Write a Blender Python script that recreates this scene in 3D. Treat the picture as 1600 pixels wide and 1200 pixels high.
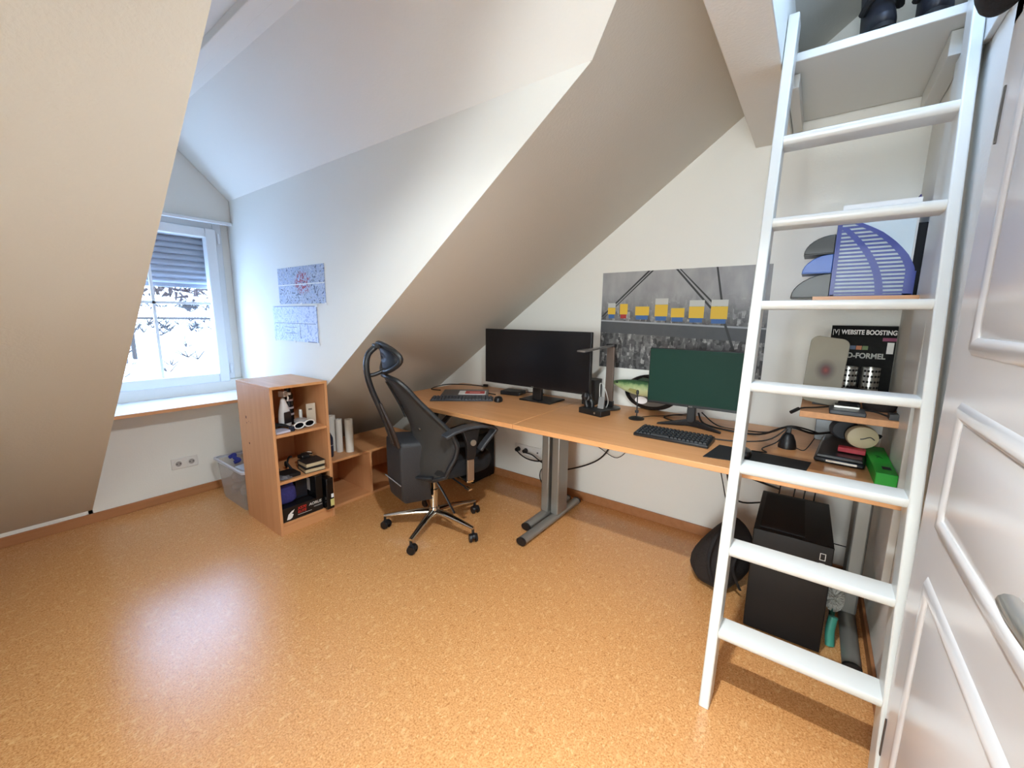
import bpy, bmesh, math, random
from mathutils import Vector, Matrix
random.seed(7)
S = bpy.context.scene
for o in list(bpy.data.objects): bpy.data.objects.remove(o)
COL = S.collection

# ------------------------------------------------------------------ camera
cam_d = bpy.data.cameras.new('camera'); cam = bpy.data.objects.new('camera', cam_d); COL.objects.link(cam)
YAW, PITCH, ROLL = math.radians(36.336), math.radians(9.385), math.radians(0.636)
fw = Vector((-math.sin(YAW)*math.cos(PITCH), math.cos(YAW)*math.cos(PITCH), -math.sin(PITCH)))
rt = Vector((math.cos(YAW), math.sin(YAW), 0)); up = rt.cross(fw)
r2 = rt*math.cos(ROLL)+up*math.sin(ROLL); u2 = -rt*math.sin(ROLL)+up*math.cos(ROLL)
M = Matrix((r2, u2, -fw)).transposed().to_4x4(); M.translation = Vector((3.486, -2.531, 1.291))
cam.matrix_world = M
cam_d.sensor_width = 36; cam_d.lens = 639.3*36/1600; cam_d.clip_start = .02
S.camera = cam

# ------------------------------------------------------------------ world, daylight, exposure
S.view_settings.view_transform = 'Standard'; S.view_settings.look = 'None'
S.view_settings.gamma = 1; S.view_settings.use_curve_mapping = False
S.view_settings.exposure = 0.13
W = bpy.data.worlds.new('sky'); S.world = W; W.use_nodes = True
bg = W.node_tree.nodes['Background']; bg.inputs[0].default_value = (.42, .63, 1.0, 1); bg.inputs[1].default_value = 17.5

def area(name, loc, target, sx, sy, power=0, col=(1, 1, 1), portal=False):
    l = bpy.data.lights.new(name, 'AREA'); l.shape = 'RECTANGLE'; l.size = sx; l.size_y = sy
    l.energy = power; l.color = col
    o = bpy.data.objects.new(name, l); COL.objects.link(o); o.location = loc
    o.rotation_euler = (Vector(target)-Vector(loc)).to_track_quat('-Z', 'Y').to_euler()
    if portal: l.cycles.is_portal = True
    return o
# daylight portals in the dormer window and the added roof window
area('portal_dormer', (-.34, -1.68, 1.15), (5, -1.68, 1.15), .85, .75, portal=True)
area('portal_skylight', (3.50, -1.225, 2.72), (3.50+.587, -1.225, 2.72-.81), .78, .50, portal=True)
# unseen fill light added behind the camera, shining in through the doorway
area('hall_fill_light', (3.50, -6.0, 1.35), (3.1, 0, 1.1), 1.4, 1.3, 150, (.91, .98, 1.0))

# ------------------------------------------------------------------ materials
def lin(c):
    return tuple(((v/255)/12.92 if v/255 <= .04045 else ((v/255+.055)/1.055)**2.4) for v in c)+(1,)
MATS = {}
def mat(name, col=(200, 200, 200), rough=.5, metal=0., bump=0., bscale=200., var=0., vscale=8., spec=.5, alpha=1., coat=0., emit=0.):
    if name in MATS: return MATS[name]
    m = bpy.data.materials.new(name); m.use_nodes = True; nt = m.node_tree; b = nt.nodes['Principled BSDF']
    c = lin(col); b.inputs['Base Color'].default_value = c; b.inputs['Roughness'].default_value = rough
    b.inputs['Metallic'].default_value = metal; b.inputs['Specular IOR Level'].default_value = spec
    b.inputs['Alpha'].default_value = alpha; b.inputs['Coat Weight'].default_value = coat
    if emit: b.inputs['Emission Color'].default_value = c; b.inputs['Emission Strength'].default_value = emit
    tc = nt.nodes.new('ShaderNodeTexCoord')
    if var:
        n = nt.nodes.new('ShaderNodeTexNoise'); n.inputs['Scale'].default_value = vscale; n.inputs['Detail'].default_value = 4
        mx = nt.nodes.new('ShaderNodeMix'); mx.data_type = 'RGBA'
        mx.inputs[6].default_value = tuple(v*(1-var) for v in c[:3])+(1,); mx.inputs[7].default_value = tuple(min(1, v*(1+var)) for v in c[:3])+(1,)
        nt.links.new(tc.outputs['Object'], n.inputs['Vector']); nt.links.new(n.outputs['Fac'], mx.inputs[0]); nt.links.new(mx.outputs[2], b.inputs['Base Color'])
    if bump:
        n = nt.nodes.new('ShaderNodeTexNoise'); n.inputs['Scale'].default_value = bscale; n.inputs['Detail'].default_value = 3
        bp = nt.nodes.new('ShaderNodeBump'); bp.inputs['Strength'].default_value = bump; bp.inputs['Distance'].default_value = .004
        nt.links.new(tc.outputs['Object'], n.inputs['Vector']); nt.links.new(n.outputs['Fac'], bp.inputs['Height']); nt.links.new(bp.outputs['Normal'], b.inputs['Normal'])
    MATS[name] = m; return m

def ramp(nt, stops, interp='LINEAR'):
    r = nt.nodes.new('ShaderNodeValToRGB'); e = r.color_ramp.elements; r.color_ramp.interpolation = interp
    while len(e) > 1: e.remove(e[-1])
    e[0].position = stops[0][0]; e[0].color = lin(stops[0][1])
    for p, c in stops[1:]:
        q = e.new(p); q.color = lin(c)
    return r

def wood(name, c1, c2, rough=.4, axis='X', scale=6.):
    m = bpy.data.materials.new(name); m.use_nodes = True; nt = m.node_tree; b = nt.nodes['Principled BSDF']
    tc = nt.nodes.new('ShaderNodeTexCoord'); mp = nt.nodes.new('ShaderNodeMapping')
    sc = [scale*6]*3; sc['XYZ'.index(axis)] = scale*.35; mp.inputs['Scale'].default_value = sc
    n = nt.nodes.new('ShaderNodeTexNoise'); n.inputs['Scale'].default_value = 1; n.inputs['Detail'].default_value = 6; n.inputs['Roughness'].default_value = .6
    r = ramp(nt, [(.3, c1), (.7, c2)])
    nt.links.new(tc.outputs['Object'], mp.inputs[0]); nt.links.new(mp.outputs[0], n.inputs['Vector']); nt.links.new(n.outputs['Fac'], r.inputs[0]); nt.links.new(r.outputs[0], b.inputs['Base Color'])
    b.inputs['Roughness'].default_value = rough
    MATS[name] = m; return m

PLASTER = mat('white_plaster', (236, 234, 226), .9, bump=.16, bscale=110)
WHITE = mat('white_gloss_paint', (216, 216, 210), .3, bump=.05, bscale=60)
DOORW = mat('white_door_paint', (230, 227, 224), .25)
PVC = mat('white_window_plastic', (235, 238, 240), .25)
BEECH = wood('beech_laminate', (205, 142, 88), (219, 160, 108), .35, 'X', 5)
BEECHV = wood('beech_laminate_upright', (207, 146, 98), (218, 160, 112), .45, 'Z', 5)
BEECHY = wood('beech_laminate_across', (205, 144, 94), (217, 158, 108), .45, 'Y', 5)
BASEB = wood('brown_skirting_wood', (164, 108, 66), (178, 122, 80), .4, 'Y', 5)
BLACK = mat('black_plastic', (22, 22, 24), .4)
BLACKM = mat('black_matt', (16, 16, 18), .75)
DGREY = mat('dark_grey_plastic', (52, 54, 58), .45)
CABLE = mat('black_cable', (18, 17, 17), .5)
CHROME = mat('polished_chrome', (215, 212, 205), .12, 1.)
SILVER = mat('silver_paint', (150, 148, 142), .4, .55)
STEEL = mat('brushed_steel', (190, 188, 182), .3, .9)
PAPER = mat('white_paper', (236, 234, 230), .7)

def floor_mat():
    m = bpy.data.materials.new('cork_floor'); m.use_nodes = True; nt = m.node_tree; b = nt.nodes['Principled BSDF']; L = nt.links.new
    tc = nt.nodes.new('ShaderNodeTexCoord')
    def noise(scale, detail, vec, rough=.5):
        n = nt.nodes.new('ShaderNodeTexNoise'); n.inputs['Scale'].default_value = scale; n.inputs['Detail'].default_value = detail; n.inputs['Roughness'].default_value = rough; L(vec, n.inputs['Vector']); return n
    mp = nt.nodes.new('ShaderNodeMapping'); mp.inputs['Scale'].default_value = (1, .55, 1); mp.inputs['Rotation'].default_value = (0, 0, .3); L(tc.outputs['Object'], mp.inputs[0])
    base = noise(170, 5, tc.outputs['Object'], .7)
    r = ramp(nt, [(.34, (180, 118, 65)), (.5, (216, 155, 96)), (.66, (232, 179, 120))]); L(base.outputs['Fac'], r.inputs[0])
    def layer(prev, scale, lo, hi, col, seed, amount):
        mm = nt.nodes.new('ShaderNodeMapping'); mm.inputs['Location'].default_value = (seed, seed*1.7, 0); L(mp.outputs[0], mm.inputs[0])
        n = noise(scale, 2.5, mm.outputs[0], .6)
        rr = nt.nodes.new('ShaderNodeMapRange'); rr.inputs[1].default_value = lo; rr.inputs[2].default_value = hi; rr.inputs[4].default_value = amount; L(n.outputs['Fac'], rr.inputs[0])
        mx = nt.nodes.new('ShaderNodeMix'); mx.data_type = 'RGBA'; mx.inputs[7].default_value = lin(col); L(rr.outputs[0], mx.inputs[0]); L(prev, mx.inputs[6]); return mx.outputs[2]
    c = layer(r.outputs[0], 38, .59, .65, (228, 176, 118), 3.1, .6)
    c = layer(c, 85, .60, .65, (236, 190, 134), 9.4, .6)
    c = layer(c, 60, .62, .68, (176, 112, 60), 17.3, .5)
    c = layer(c, 150, .68, .72, (120, 70, 34), 23.9, .7)
    # faint tile seams
    br = nt.nodes.new('ShaderNodeTexBrick'); br.inputs['Scale'].default_value = 1; br.inputs['Mortar Size'].default_value = .0014; br.inputs['Brick Width'].default_value = .30; br.inputs['Row Height'].default_value = .30; br.inputs['Mortar Smooth'].default_value = .2
    mb = nt.nodes.new('ShaderNodeMapping'); mb.inputs['Rotation'].default_value = (0, 0, math.pi/2); L(tc.outputs['Object'], mb.inputs[0]); L(mb.outputs[0], br.inputs['Vector'])
    mx = nt.nodes.new('ShaderNodeMix'); mx.data_type = 'RGBA'; mx.inputs[7].default_value = lin((165, 105, 55))
    mr = nt.nodes.new('ShaderNodeMath'); mr.operation = 'MULTIPLY'; mr.inputs[1].default_value = .13; L(br.outputs['Fac'], mr.inputs[0]); L(mr.outputs[0], mx.inputs[0]); L(c, mx.inputs[6])
    L(mx.outputs[2], b.inputs['Base Color'])
    b.inputs['Roughness'].default_value = .20; b.inputs['Specular IOR Level'].default_value = .6
    bp = nt.nodes.new('ShaderNodeBump'); bp.inputs['Strength'].default_value = .25; bp.inputs['Distance'].default_value = .002; L(base.outputs['Fac'], bp.inputs['Height'])
    L(bp.outputs['Normal'], b.inputs['Normal'])
    return m
FLOOR = floor_mat()

def glass_mat(name, tint=(255, 255, 255), gl=.06, rough=.0):
    m = bpy.data.materials.new(name); m.use_nodes = True; nt = m.node_tree; nt.nodes.clear()
    o = nt.nodes.new('ShaderNodeOutputMaterial'); t = nt.nodes.new('ShaderNodeBsdfTransparent'); t.inputs[0].default_value = lin(tint)
    g = nt.nodes.new('ShaderNodeBsdfGlossy'); g.inputs['Roughness'].default_value = rough; mx = nt.nodes.new('ShaderNodeMixShader'); mx.inputs[0].default_value = gl
    nt.links.new(t.outputs[0], mx.inputs[1]); nt.links.new(g.outputs[0], mx.inputs[2]); nt.links.new(mx.outputs[0], o.inputs[0]); return m
GLASS = glass_mat('window_glass')

# ------------------------------------------------------------------ mesh helpers
class MB:
    def __init__(s): s.bm = bmesh.new()
    def face(s, pts):
        s.bm.faces.new([s.bm.verts.new(p) for p in pts]); return s
    def box(s, a, b, mtx=None):
        x0, y0, z0 = [min(p, q) for p, q in zip(a, b)]; x1, y1, z1 = [max(p, q) for p, q in zip(a, b)]
        v = [s.bm.verts.new((mtx @ Vector(p)) if mtx else p) for p in ((x0,y0,z0),(x1,y0,z0),(x1,y1,z0),(x0,y1,z0),(x0,y0,z1),(x1,y0,z1),(x1,y1,z1),(x0,y1,z1))]
        for f in ((3,2,1,0),(4,5,6,7),(0,1,5,4),(1,2,6,5),(2,3,7,6),(3,0,4,7)): s.bm.faces.new([v[i] for i in f])
        return s
    def rings(s, rs, cap=True, closed=True):
        V = [[s.bm.verts.new(p) for p in r] for r in rs]; n = len(rs[0])
        for a, b in zip(V, V[1:]):
            for i in range(n if closed else n-1): s.bm.faces.new((a[i], a[(i+1) % n], b[(i+1) % n], b[i]))
        if cap and closed:
            s.bm.faces.new(V[0][::-1]); s.bm.faces.new(V[-1])
        return s
    def cyl(s, p0, p1, r0, r1=None, n=20):
        p0, p1 = Vector(p0), Vector(p1); r1 = r0 if r1 is None else r1
        q = (p1-p0).to_track_quat('Z', 'Y')
        f = lambda c, r: [c+q @ Vector((r*math.cos(2*math.pi*i/n), r*math.sin(2*math.pi*i/n), 0)) for i in range(n)]
        return s.rings([f(p0, r0), f(p1, r1)])
    def lathe(s, prof, c=(0, 0, 0), n=28):
        c = Vector(c)
        return s.rings([[c+Vector((max(r, .0004)*math.cos(2*math.pi*i/n), max(r, .0004)*math.sin(2*math.pi*i/n), z)) for i in range(n)] for r, z in prof])
    def tube(s, pts, r, n=8, smooth=True, flat=1.):
        P = [Vector(p) for p in pts]
        if smooth and len(P) > 2:
            Q = []; K = 6
            for i in range(len(P)-1):
                a, b, c, d = P[max(i-1, 0)], P[i], P[i+1], P[min(i+2, len(P)-1)]
                for k in range(K):
                    t = k/K; Q.append(.5*((2*b)+(c-a)*t+(2*a-5*b+4*c-d)*t*t+(-a+3*b-3*c+d)*t**3))
            Q.append(P[-1]); P = Q
        R = []; N = None
        for i, p in enumerate(P):
            T = (P[min(i+1, len(P)-1)]-P[max(i-1, 0)]).normalized()
            if N is None:
                N = T.cross(Vector((0, 0, 1)))
                if N.length < .1: N = T.cross(Vector((0, 1, 0)))
            N = (N-T*N.dot(T)).normalized(); B = T.cross(N)
            rr = r(i/(len(P)-1)) if callable(r) else r
            R.append([p+(N*math.cos(2*math.pi*k/n)*rr+B*math.sin(2*math.pi*k/n)*rr*flat) for k in range(n)])
        return s.rings(R)
    def prism(s, poly, axis, a, b):
        """extrude a 2D polygon along axis from a to b; poly in the two other axes in cyclic order"""
        def P(p, t): return {'x': (t, p[0], p[1]), 'y': (p[0], t, p[1]), 'z': (p[0], p[1], t)}[axis]
        return s.rings([[P(p, a) for p in poly], [P(p, b) for p in poly]])
    def build(s, name, m, parent=None, bevel=0, seg=2, smooth=None, solid=0, sub=0):
        bmesh.ops.recalc_face_normals(s.bm, faces=s.bm.faces)
        me = bpy.data.meshes.new(name); s.bm.to_mesh(me); s.bm.free()
        o = bpy.data.objects.new(name, me); COL.objects.link(o); me.materials.append(m)
        if parent: o.parent = parent
        if smooth is None: smooth = not (solid or False)
        if smooth:
            for p in me.polygons: p.use_smooth = True
            if hasattr(me, 'set_sharp_from_angle'): me.set_sharp_from_angle(angle=math.radians(38))
        if solid: q = o.modifiers.new('s', 'SOLIDIFY'); q.thickness = solid; q.offset = -1
        if sub: q = o.modifiers.new('u', 'SUBSURF'); q.levels = q.render_levels = sub
        if bevel:
            q = o.modifiers.new('b', 'BEVEL'); q.width = bevel; q.segments = seg; q.limit_method = 'ANGLE'; q.angle_limit = math.radians(40)
        return o
def B(a, b): return MB().box(a, b)
def tag(o, label=None, cat=None, group=None, kind=None):
    if label: o['label'] = label
    if cat: o['category'] = cat
    if group: o['group'] = group
    if kind: o['kind'] = kind
    return o
def thing(name, label, cat, loc=(0, 0, 0), rz=0, group=None):
    o = bpy.data.objects.new(name, None); COL.objects.link(o); o.location = loc; o.rotation_euler = (0, 0, rz); o.empty_display_size = .05
    return tag(o, label, cat, group)
def struct(name, mb, m, **k): return tag(mb.build(name, m, **k), kind='structure')
def sroot(name, loc=(0, 0, 0)):
    o = bpy.data.objects.new(name, None); COL.objects.link(o); o.location = loc; return tag(o, kind='structure')
def text(name, body, size, m, parent, loc, rot, extrude=.0004, bold=0., shear=0., align='LEFT', sx=1.):
    c = bpy.data.curves.new(name, 'FONT'); c.body = body; c.size = size; c.extrude = extrude; c.offset = bold; c.shear = shear; c.align_x = align
    t = bpy.data.objects.new('tmp', c); COL.objects.link(t); dg = bpy.context.evaluated_depsgraph_get()
    me = bpy.data.meshes.new_from_object(t.evaluated_get(dg)); bpy.data.objects.remove(t)
    o = bpy.data.objects.new(name, me); COL.objects.link(o); me.materials.clear(); me.materials.append(m)
    o.location = loc; o.rotation_euler = rot; o.scale = (sx, 1, 1)
    if parent: o.parent = parent
    return o
R90 = math.pi/2

# ================================================================== THE SETTING
YR, YL, YB, XR = -1.187, -2.157, -4.2, 3.785      # dormer cheeks, back wall, right wall
ZK, TN = .081, .7248
def sz(x): return ZK+TN*x
struct('floor', B((-.02, YB, -.06), (XR+.05, .02, 0)), FLOOR)
# sloping ceiling: one mesh (main slope round the dormer opening, with a roof-window hole) and the dormer's own roof
c = MB()
def cs(pts): c.rings([[tuple(p) for p in pts], [(p[0], p[1], p[2]+.05) for p in pts]])
def sl(pts): cs([(x, YR+.0006 if y == YR else (YL-.0006 if y == YL else y), sz(x)) for x, y in pts])
sx0, sx1, sy0, sy1 = 3.36, 3.74, -1.60, -.85
sl([(0, YR), (0, 0), (sx0, 0), (sx0, -1.672), (3.325, -1.672), (3.325, -1.572), (2.806, YR)])
sl([(sx0, sy1), (sx0, 0), (XR, 0), (XR, sy1)]); sl([(sx0, -1.672), (sx0, sy0), (XR, sy0), (XR, -1.672)]); sl([(sx1, sy0), (sx1, sy1), (XR, sy1), (XR, sy0)])
sl([(0, YL), (2.806, YL), (3.325, -1.772), (3.325, -1.672), (XR, -1.672), (XR, YB), (0, YB)])
ZT, ZR, CX = 2.117, 2.493, 1
struct('ceiling', c, mat('cream_plaster', (212, 207, 196), .9, bump=.22, bscale=110), smooth=False); c = MB()
cs([(-.35, YR, ZT), (2.806, YR, ZT), (3.325, -1.572, ZR), (-.35, -1.572, ZR)])
cs([(-.35, -1.572, ZR), (3.325, -1.572, ZR), (3.325, -1.772, ZR), (-.35, -1.772, ZR)])
cs([(-.35, YL, ZT), (2.806, YL, ZT), (3.325, -1.772, ZR), (-.35, -1.772, ZR)])
struct('ceiling', c, PLASTER, smooth=False)
# dormer cheeks (behind them lies the roof space)
for nm, y, t in (('wall_dormer_right', YR, .004), ('wall_dormer_left', YL, -.004)):
    struct(nm, MB().prism([(-.35, .0), (0, 0), (0, ZK+.0015), (2.80, sz(2.80)+.0015), (2.80, ZT+.03), (-.35, ZT+.03)], 'y', y, y+t*5), PLASTER)
# window wall: knee wall below, piece above and beside the window
w = MB(); WX = -.20
w.box((-.3, YB, 0), (0, YL, ZK+.03)); w.box((-.3, YR, 0), (0, 0, ZK+.03))
w.box((-.35, YL-.01, 0), (0, YR+.01, .665))
w.box((-.35, YL, .665), (WX, YR, .78))
w.box((-.35, YL, .78), (WX, -2.085, 1.96)); w.box((-.35, -1.275, .78), (WX-.02, YR, 1.96))
w.prism([(YL, 1.96), (YR, 1.96), (YR, ZT), (-1.572, ZR), (-1.772, ZR), (YL, ZT)], 'x', -.35, -.15)
struct('wall_left', w, PLASTER, bevel=.004)
struct('wall_far', MB().prism([(-.05, 0), (XR, 0), (XR, 2.9), (-.05, .06)], 'y', 0, .06), PLASTER)
struct('wall_right', B((XR, YB, 0), (XR+.06, 0, 2.9)), PLASTER)
wb = MB(); wb.box((0, YB-.06, 0), (2.9, YB, 2.9)); wb.box((3.72, YB-.06, 0), (XR+.06, YB, 2.9)); wb.box((2.9, YB-.06, 2.02), (3.72, YB, 2.9))  # doorway gap added to steer the fill light into the room
struct('added_hall', MB().rings([[(2.5, y, 0), (4.5, y, 0), (4.5, y, 2.5), (2.5, y, 2.5)] for y in (YB-.06, -6.3)], cap=False).box((2.5, -6.36, 0), (4.5, -6.3, 2.5)), PLASTER, smooth=False)  # unseen passage box added around the fill light
struct('wall_back', wb, PLASTER)
# ridge batten and the boxed purlin
struct('trim_1', B((-.2, -1.715, 2.455), (3.3, -1.655, 2.4928)), PLASTER, bevel=.003)
struct('trim_2', B((3.142, YB, 2.144), (3.296, -.001, 2.45)), PLASTER, bevel=.004)
# baseboards
struct('baseboard_left', B((0, YB, 0), (.012, -.001, .06)), BASEB, bevel=.003)
struct('baseboard_far', B((.013, -.012, 0), (XR, -.0005, .06)), BASEB, bevel=.003)
struct('baseboard_right', B((XR-.012, -1.0, 0), (XR-.0005, -.013, .06)), BASEB, bevel=.003)
# sill
s_ = sroot('trim_3'); B((WX, YL+.002, .668), (.24, YR-.002, .69)).build('sill_board', mat('white_sill', (238, 240, 243), .22), s_, bevel=.004)
B((.2405, YL+.002, .668), (.2435, YR-.002, .689)).build('sill_edge', BEECHY, s_)
# dormer window
wn = sroot('window_1')
f = MB(); fy0, fy1, fz0, fz1 = -2.085, -1.275, .78, 1.945
def frame(mb, x0, x1, y0, y1, z0, z1, t):
    mb.box((x0, y0, z0), (x1, y0+t, z1)); mb.box((x0, y1-t, z0), (x1, y1, z1)); mb.box((x0, y0+t, z0), (x1, y1-t, z0+t)); mb.box((x0, y0+t, z1-t), (x1, y1-t, z1))
frame(f, -.28, -.215, -2.12, -1.235, .70, 1.96, .055); f.build('frame', PVC, wn, bevel=.006)
f = MB(); frame(f, -.265, -.185, -2.065, -1.28, .765, 1.905, .068); f.build('sash', PVC, wn, bevel=.008)
B((-.243, -2.0, .83), (-.238, -1.345, 1.84)).build('pane', GLASS, wn)
f = MB(); f.box((-.250, -1.69, .83), (-.231, -1.672, 1.84)); f.box((-.250, -2.0, 1.352), (-.231, -1.345, 1.370)); f.build('glazing_bar', PVC, wn)
for z in (.83, 1.80):
    MB().cyl((-.19, -1.262, z), (-.19, -1.262, z+.075), .009).build('hinge', PVC, wn)
sh = MB()
for k in range(11):
    z = 1.50+k*.042; sh.cyl((-.325, -2.06, z+.021), (-.325, -1.27, z+.021), .0215, n=10)
tag(sh.build('roller_shutter', mat('shutter_grey', (168, 176, 190), .5), wn), 'grey roller shutter lowered over the upper part of the window')
B((-.335, -2.06, 1.475), (-.315, -1.27, 1.50)).build('shutter_end_bar', mat('shutter_bar', (150, 158, 172), .5), wn)
B((-.152, YL+.002, 1.935), (-.118, YR-.004, 1.958)).build('box_strip', PVC, wn, bevel=.003)
# unseen roof window added over the ladder for bluish light on the loft shelf
rw = sroot('unseen_roof_window')
def slab(x0, x1, y0, y1, t0, t1): # box lying in the slope
    v = []
    for t in (t0, t1):
        for x, y in ((x0, y0), (x1, y0), (x1, y1), (x0, y1)): v.append((x-t*.587, y, sz(x)+t*.81))
    return MB().rings([v[:4], v[4:]])
for a in ((sx0-.02, sx0+.02, sy0-.03, sy1+.03), (sx1-.02, sx1+.02, sy0-.03, sy1+.03), (sx0+.03, sx1-.03, sy0-.03, sy0+.03), (sx0+.03, sx1-.03, sy1-.03, sy1+.03)):
    slab(*a, -.02, .08).build('frame_bar', WHITE, rw)
slab(sx0+.03, sx1-.03, sy0+.03, sy1-.03, .04, .045).build('pane', GLASS, rw)

# ------------------------------------------------------------------ outside: snowy slope
def snow_mat():
    m = mat('snow', (238, 240, 244), .9, bump=.3, bscale=12); nt = m.node_tree; b = nt.nodes['Principled BSDF']
    tc = nt.nodes.new('ShaderNodeTexCoord'); n = nt.nodes.new('ShaderNodeTexNoise'); n.inputs['Scale'].default_value = 2.4; n.inputs['Detail'].default_value = 8; n.inputs['Roughness'].default_value = .75
    r = ramp(nt, [(.34, (30, 24, 20)), (.375, (70, 66, 64)), (.40, (200, 200, 204)), (.5, (240, 242, 246))]); nt.links.new(tc.outputs['Object'], n.inputs['Vector']); nt.links.new(n.outputs['Fac'], r.inputs[0]); nt.links.new(r.outputs[0], b.inputs['Base Color']); return m
g = MB(); NX, NY = 40, 30; V = []
for i in range(NX+1):
    row = []
    for j in range(NY+1):
        x = -1.6-i*.55; y = -9+j*.5
        z = -.55+max(0, (-x-1.6))*.23+.05*math.sin(x*1.7+y)+.06*math.sin(y*2.3-x*.7)+random.uniform(-.03, .03)
        row.append(g.bm.verts.new((x, y, z)))
    V.append(row)
for i in range(NX):
    for j in range(NY): g.bm.faces.new((V[i][j], V[i][j+1], V[i+1][j+1], V[i+1][j]))
tag(g.build('snowy_hillside', snow_mat()), kind='structure')
def gz(x): return -.55+max(0, (-x-1.6))*.23
TW = mat('dry_twig', (34, 26, 20), .9)
t = MB()
for k in range(330):
    x = random.choice((random.uniform(-10.2, -5), random.uniform(-8.8, -7.6), random.uniform(-10.3, -9.8))); y = random.uniform(-3.6, 3.0)
    for q in range(4):
        h = random.uniform(.03, .16); a = random.uniform(0, 6.28); l = random.uniform(.05, .28)
        t.cyl((x, y, gz(x)+.0), (x+l*math.cos(a)*.5, y+l*math.sin(a), gz(x)+.06+h), .012, .005, n=4)
tag(t.build('dry_grass', TW), 'dry brown grass stalks sticking out of the snow', 'grass', kind='stuff')
for i, (x, y, h) in enumerate(((-8.2, -2.15, 1.0), (-5.8, -.75, 1.05), (-5.5, .35, 1.0), (-10.1, .2, 1.2))):
    tag(MB().cyl((x, y, gz(x)-.1), (x+.03, y, gz(x)+h), .035, .03, n=8).build('fence_post', TW), ['thin wooden post in the snow, leftmost one seen through the window', 'thin wooden post in the snow beyond the middle of the window', 'thin wooden post in the snow near the right edge of the window', 'tall post far up the snowy slope under the roller shutter'][i], 'post', 'posts standing in the snow outside')
tag(MB().tube([(-5.65, -2.6, gz(-5.65)+.82), (-5.72, -.9, gz(-5.7)+.80), (-5.6, .9, gz(-5.6)+.82)], .022, n=6).build('fence_rail', TW), 'thin dark rail running between the posts in the snow', 'rail')
hg = MB()
for k in range(900):
    x = -11.2+random.uniform(-.5, .5); y = -5+random.random()*10; z = gz(x)+random.random()*.9
    a = Vector((random.gauss(0, 1), random.gauss(0, 1), random.gauss(0, 1.4))).normalized()*random.uniform(.15, .4)
    hg.cyl((x, y, z), (x+a.x, y+a.y, z+a.z), .045, .012, n=4)
tag(hg.build('hedge', mat('hedge_twigs', (52, 36, 30), .9)), 'bare brown hedge along the top of the snowy slope', 'hedge')

dlt = thing('fill_downlight', 'small round fill lamp added out of view under the boxed purlin', 'lamp', (3.22, -1.95, 2.143))  # spot lamp added out of view to brighten the floor
MB().lathe([(.045, -.006), (.055, -.008), (.06, 0), (.045, 0)]).build('trim_ring', CHROME, dlt)
ld = bpy.data.lights.new('fill_bulb', 'SPOT'); ld.spot_size = math.radians(122); ld.spot_blend = .8; ld.shadow_soft_size = .04; ld.energy = 190; ld.color = (.88, .96, 1.0)
lo = bpy.data.objects.new('fill_bulb', ld); COL.objects.link(lo); lo.parent = dlt; lo.location = (0, 0, -.012); lo.rotation_euler = (math.radians(8), math.radians(22), 0)
wr = thing('added_cabinet', 'low dark brown cabinet added out of view at the back wall', 'cabinet', (1.45, -3.85, 0))  # unseen dark furniture added to lower bounced light
DBR = mat('dark_wood', (70, 48, 36), .5)
B((-.55, -.33, .0), (1.1, .2, .62)).build('body', DBR, wr, bevel=.004)
for k in range(3): B((-.545+.55*k, .2005, .04), (-.005+.55*k, .22, .60)).build('door', DBR, wr, bevel=.004)
struct('added_rug', B((.35, -3.6, .0005), (2.9, -2.70, .012)), mat('dark_rug', (70, 62, 60), .95))  # dark floor cover added out of view to cut bounce onto the slope

# ================================================================== DOOR
DX = 3.747; HY = -1.181
d = sroot('door_1', (DX, HY, 0))
B((.0, -.86, .005), (.036, 0, 1.90)).build('leaf', DOORW, d, bevel=.004)
def ring_mould(mb, s0, s1, z0, z1):
    # raised picture-frame moulding around one panel, proud of the leaf towards the room (-x)
    prof = [(0, 0), (.012, -.008), (.028, -.008), (.036, -.003), (.036, 0)]
    rs = []
    for off, hx in prof: rs.append([(hx, -(s0+off), z0+off), (hx, -(s1-off), z0+off), (hx, -(s1-off), z1-off), (hx, -(s0+off), z1-off)])
    mb.rings(rs, cap=False)
for z0, z1 in ((1.223, 1.79), (.834, 1.124), (.12, .723)):
    mb = MB(); ring_mould(mb, .115, .745, z0, z1); mb.build('panel_moulding', DOORW, d)
    MB().rings([[(-.0005, -(.155), z0+.04), (-.0005, -.705, z0+.04), (-.0005, -.705, z1-.04), (-.0005, -.155, z1-.04)], [(-.006, -(.175), z0+.06), (-.006, -.685, z0+.06), (-.006, -.685, z1-.06), (-.006, -.175, z1-.06)]]).build('raised_panel', DOORW, d)
for z in (.13, 1.66):
    B((-.003, -.006, z), (.004, .003, z+.11)).build('hinge', mat('dark_steel', (95, 92, 90), .4, .8), d)
h = MB(); h.cyl((-.001, -.80, .975), (-.012, -.80, .975), .027); h.cyl((-.012, -.80, .975), (-.05, -.80, .975), .009)
h.tube([(-.05, -.803, .975), (-.052, -.76, .975), (-.052, -.71, .973), (-.048, -.665, .970)], .0115, n=12); h.build('handle', STEEL, d)
fr = MB(); fr.box((DX+.004, HY, 0), (XR, HY+.05, 1.95)); fr.box((DX+.004, HY-.94, 1.903), (XR, HY+.05, 1.95)); fr.box((DX+.004, HY-.94, 0), (XR, HY-.862, 1.903))
struct('trim_4', fr, DOORW, bevel=.003)

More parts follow.
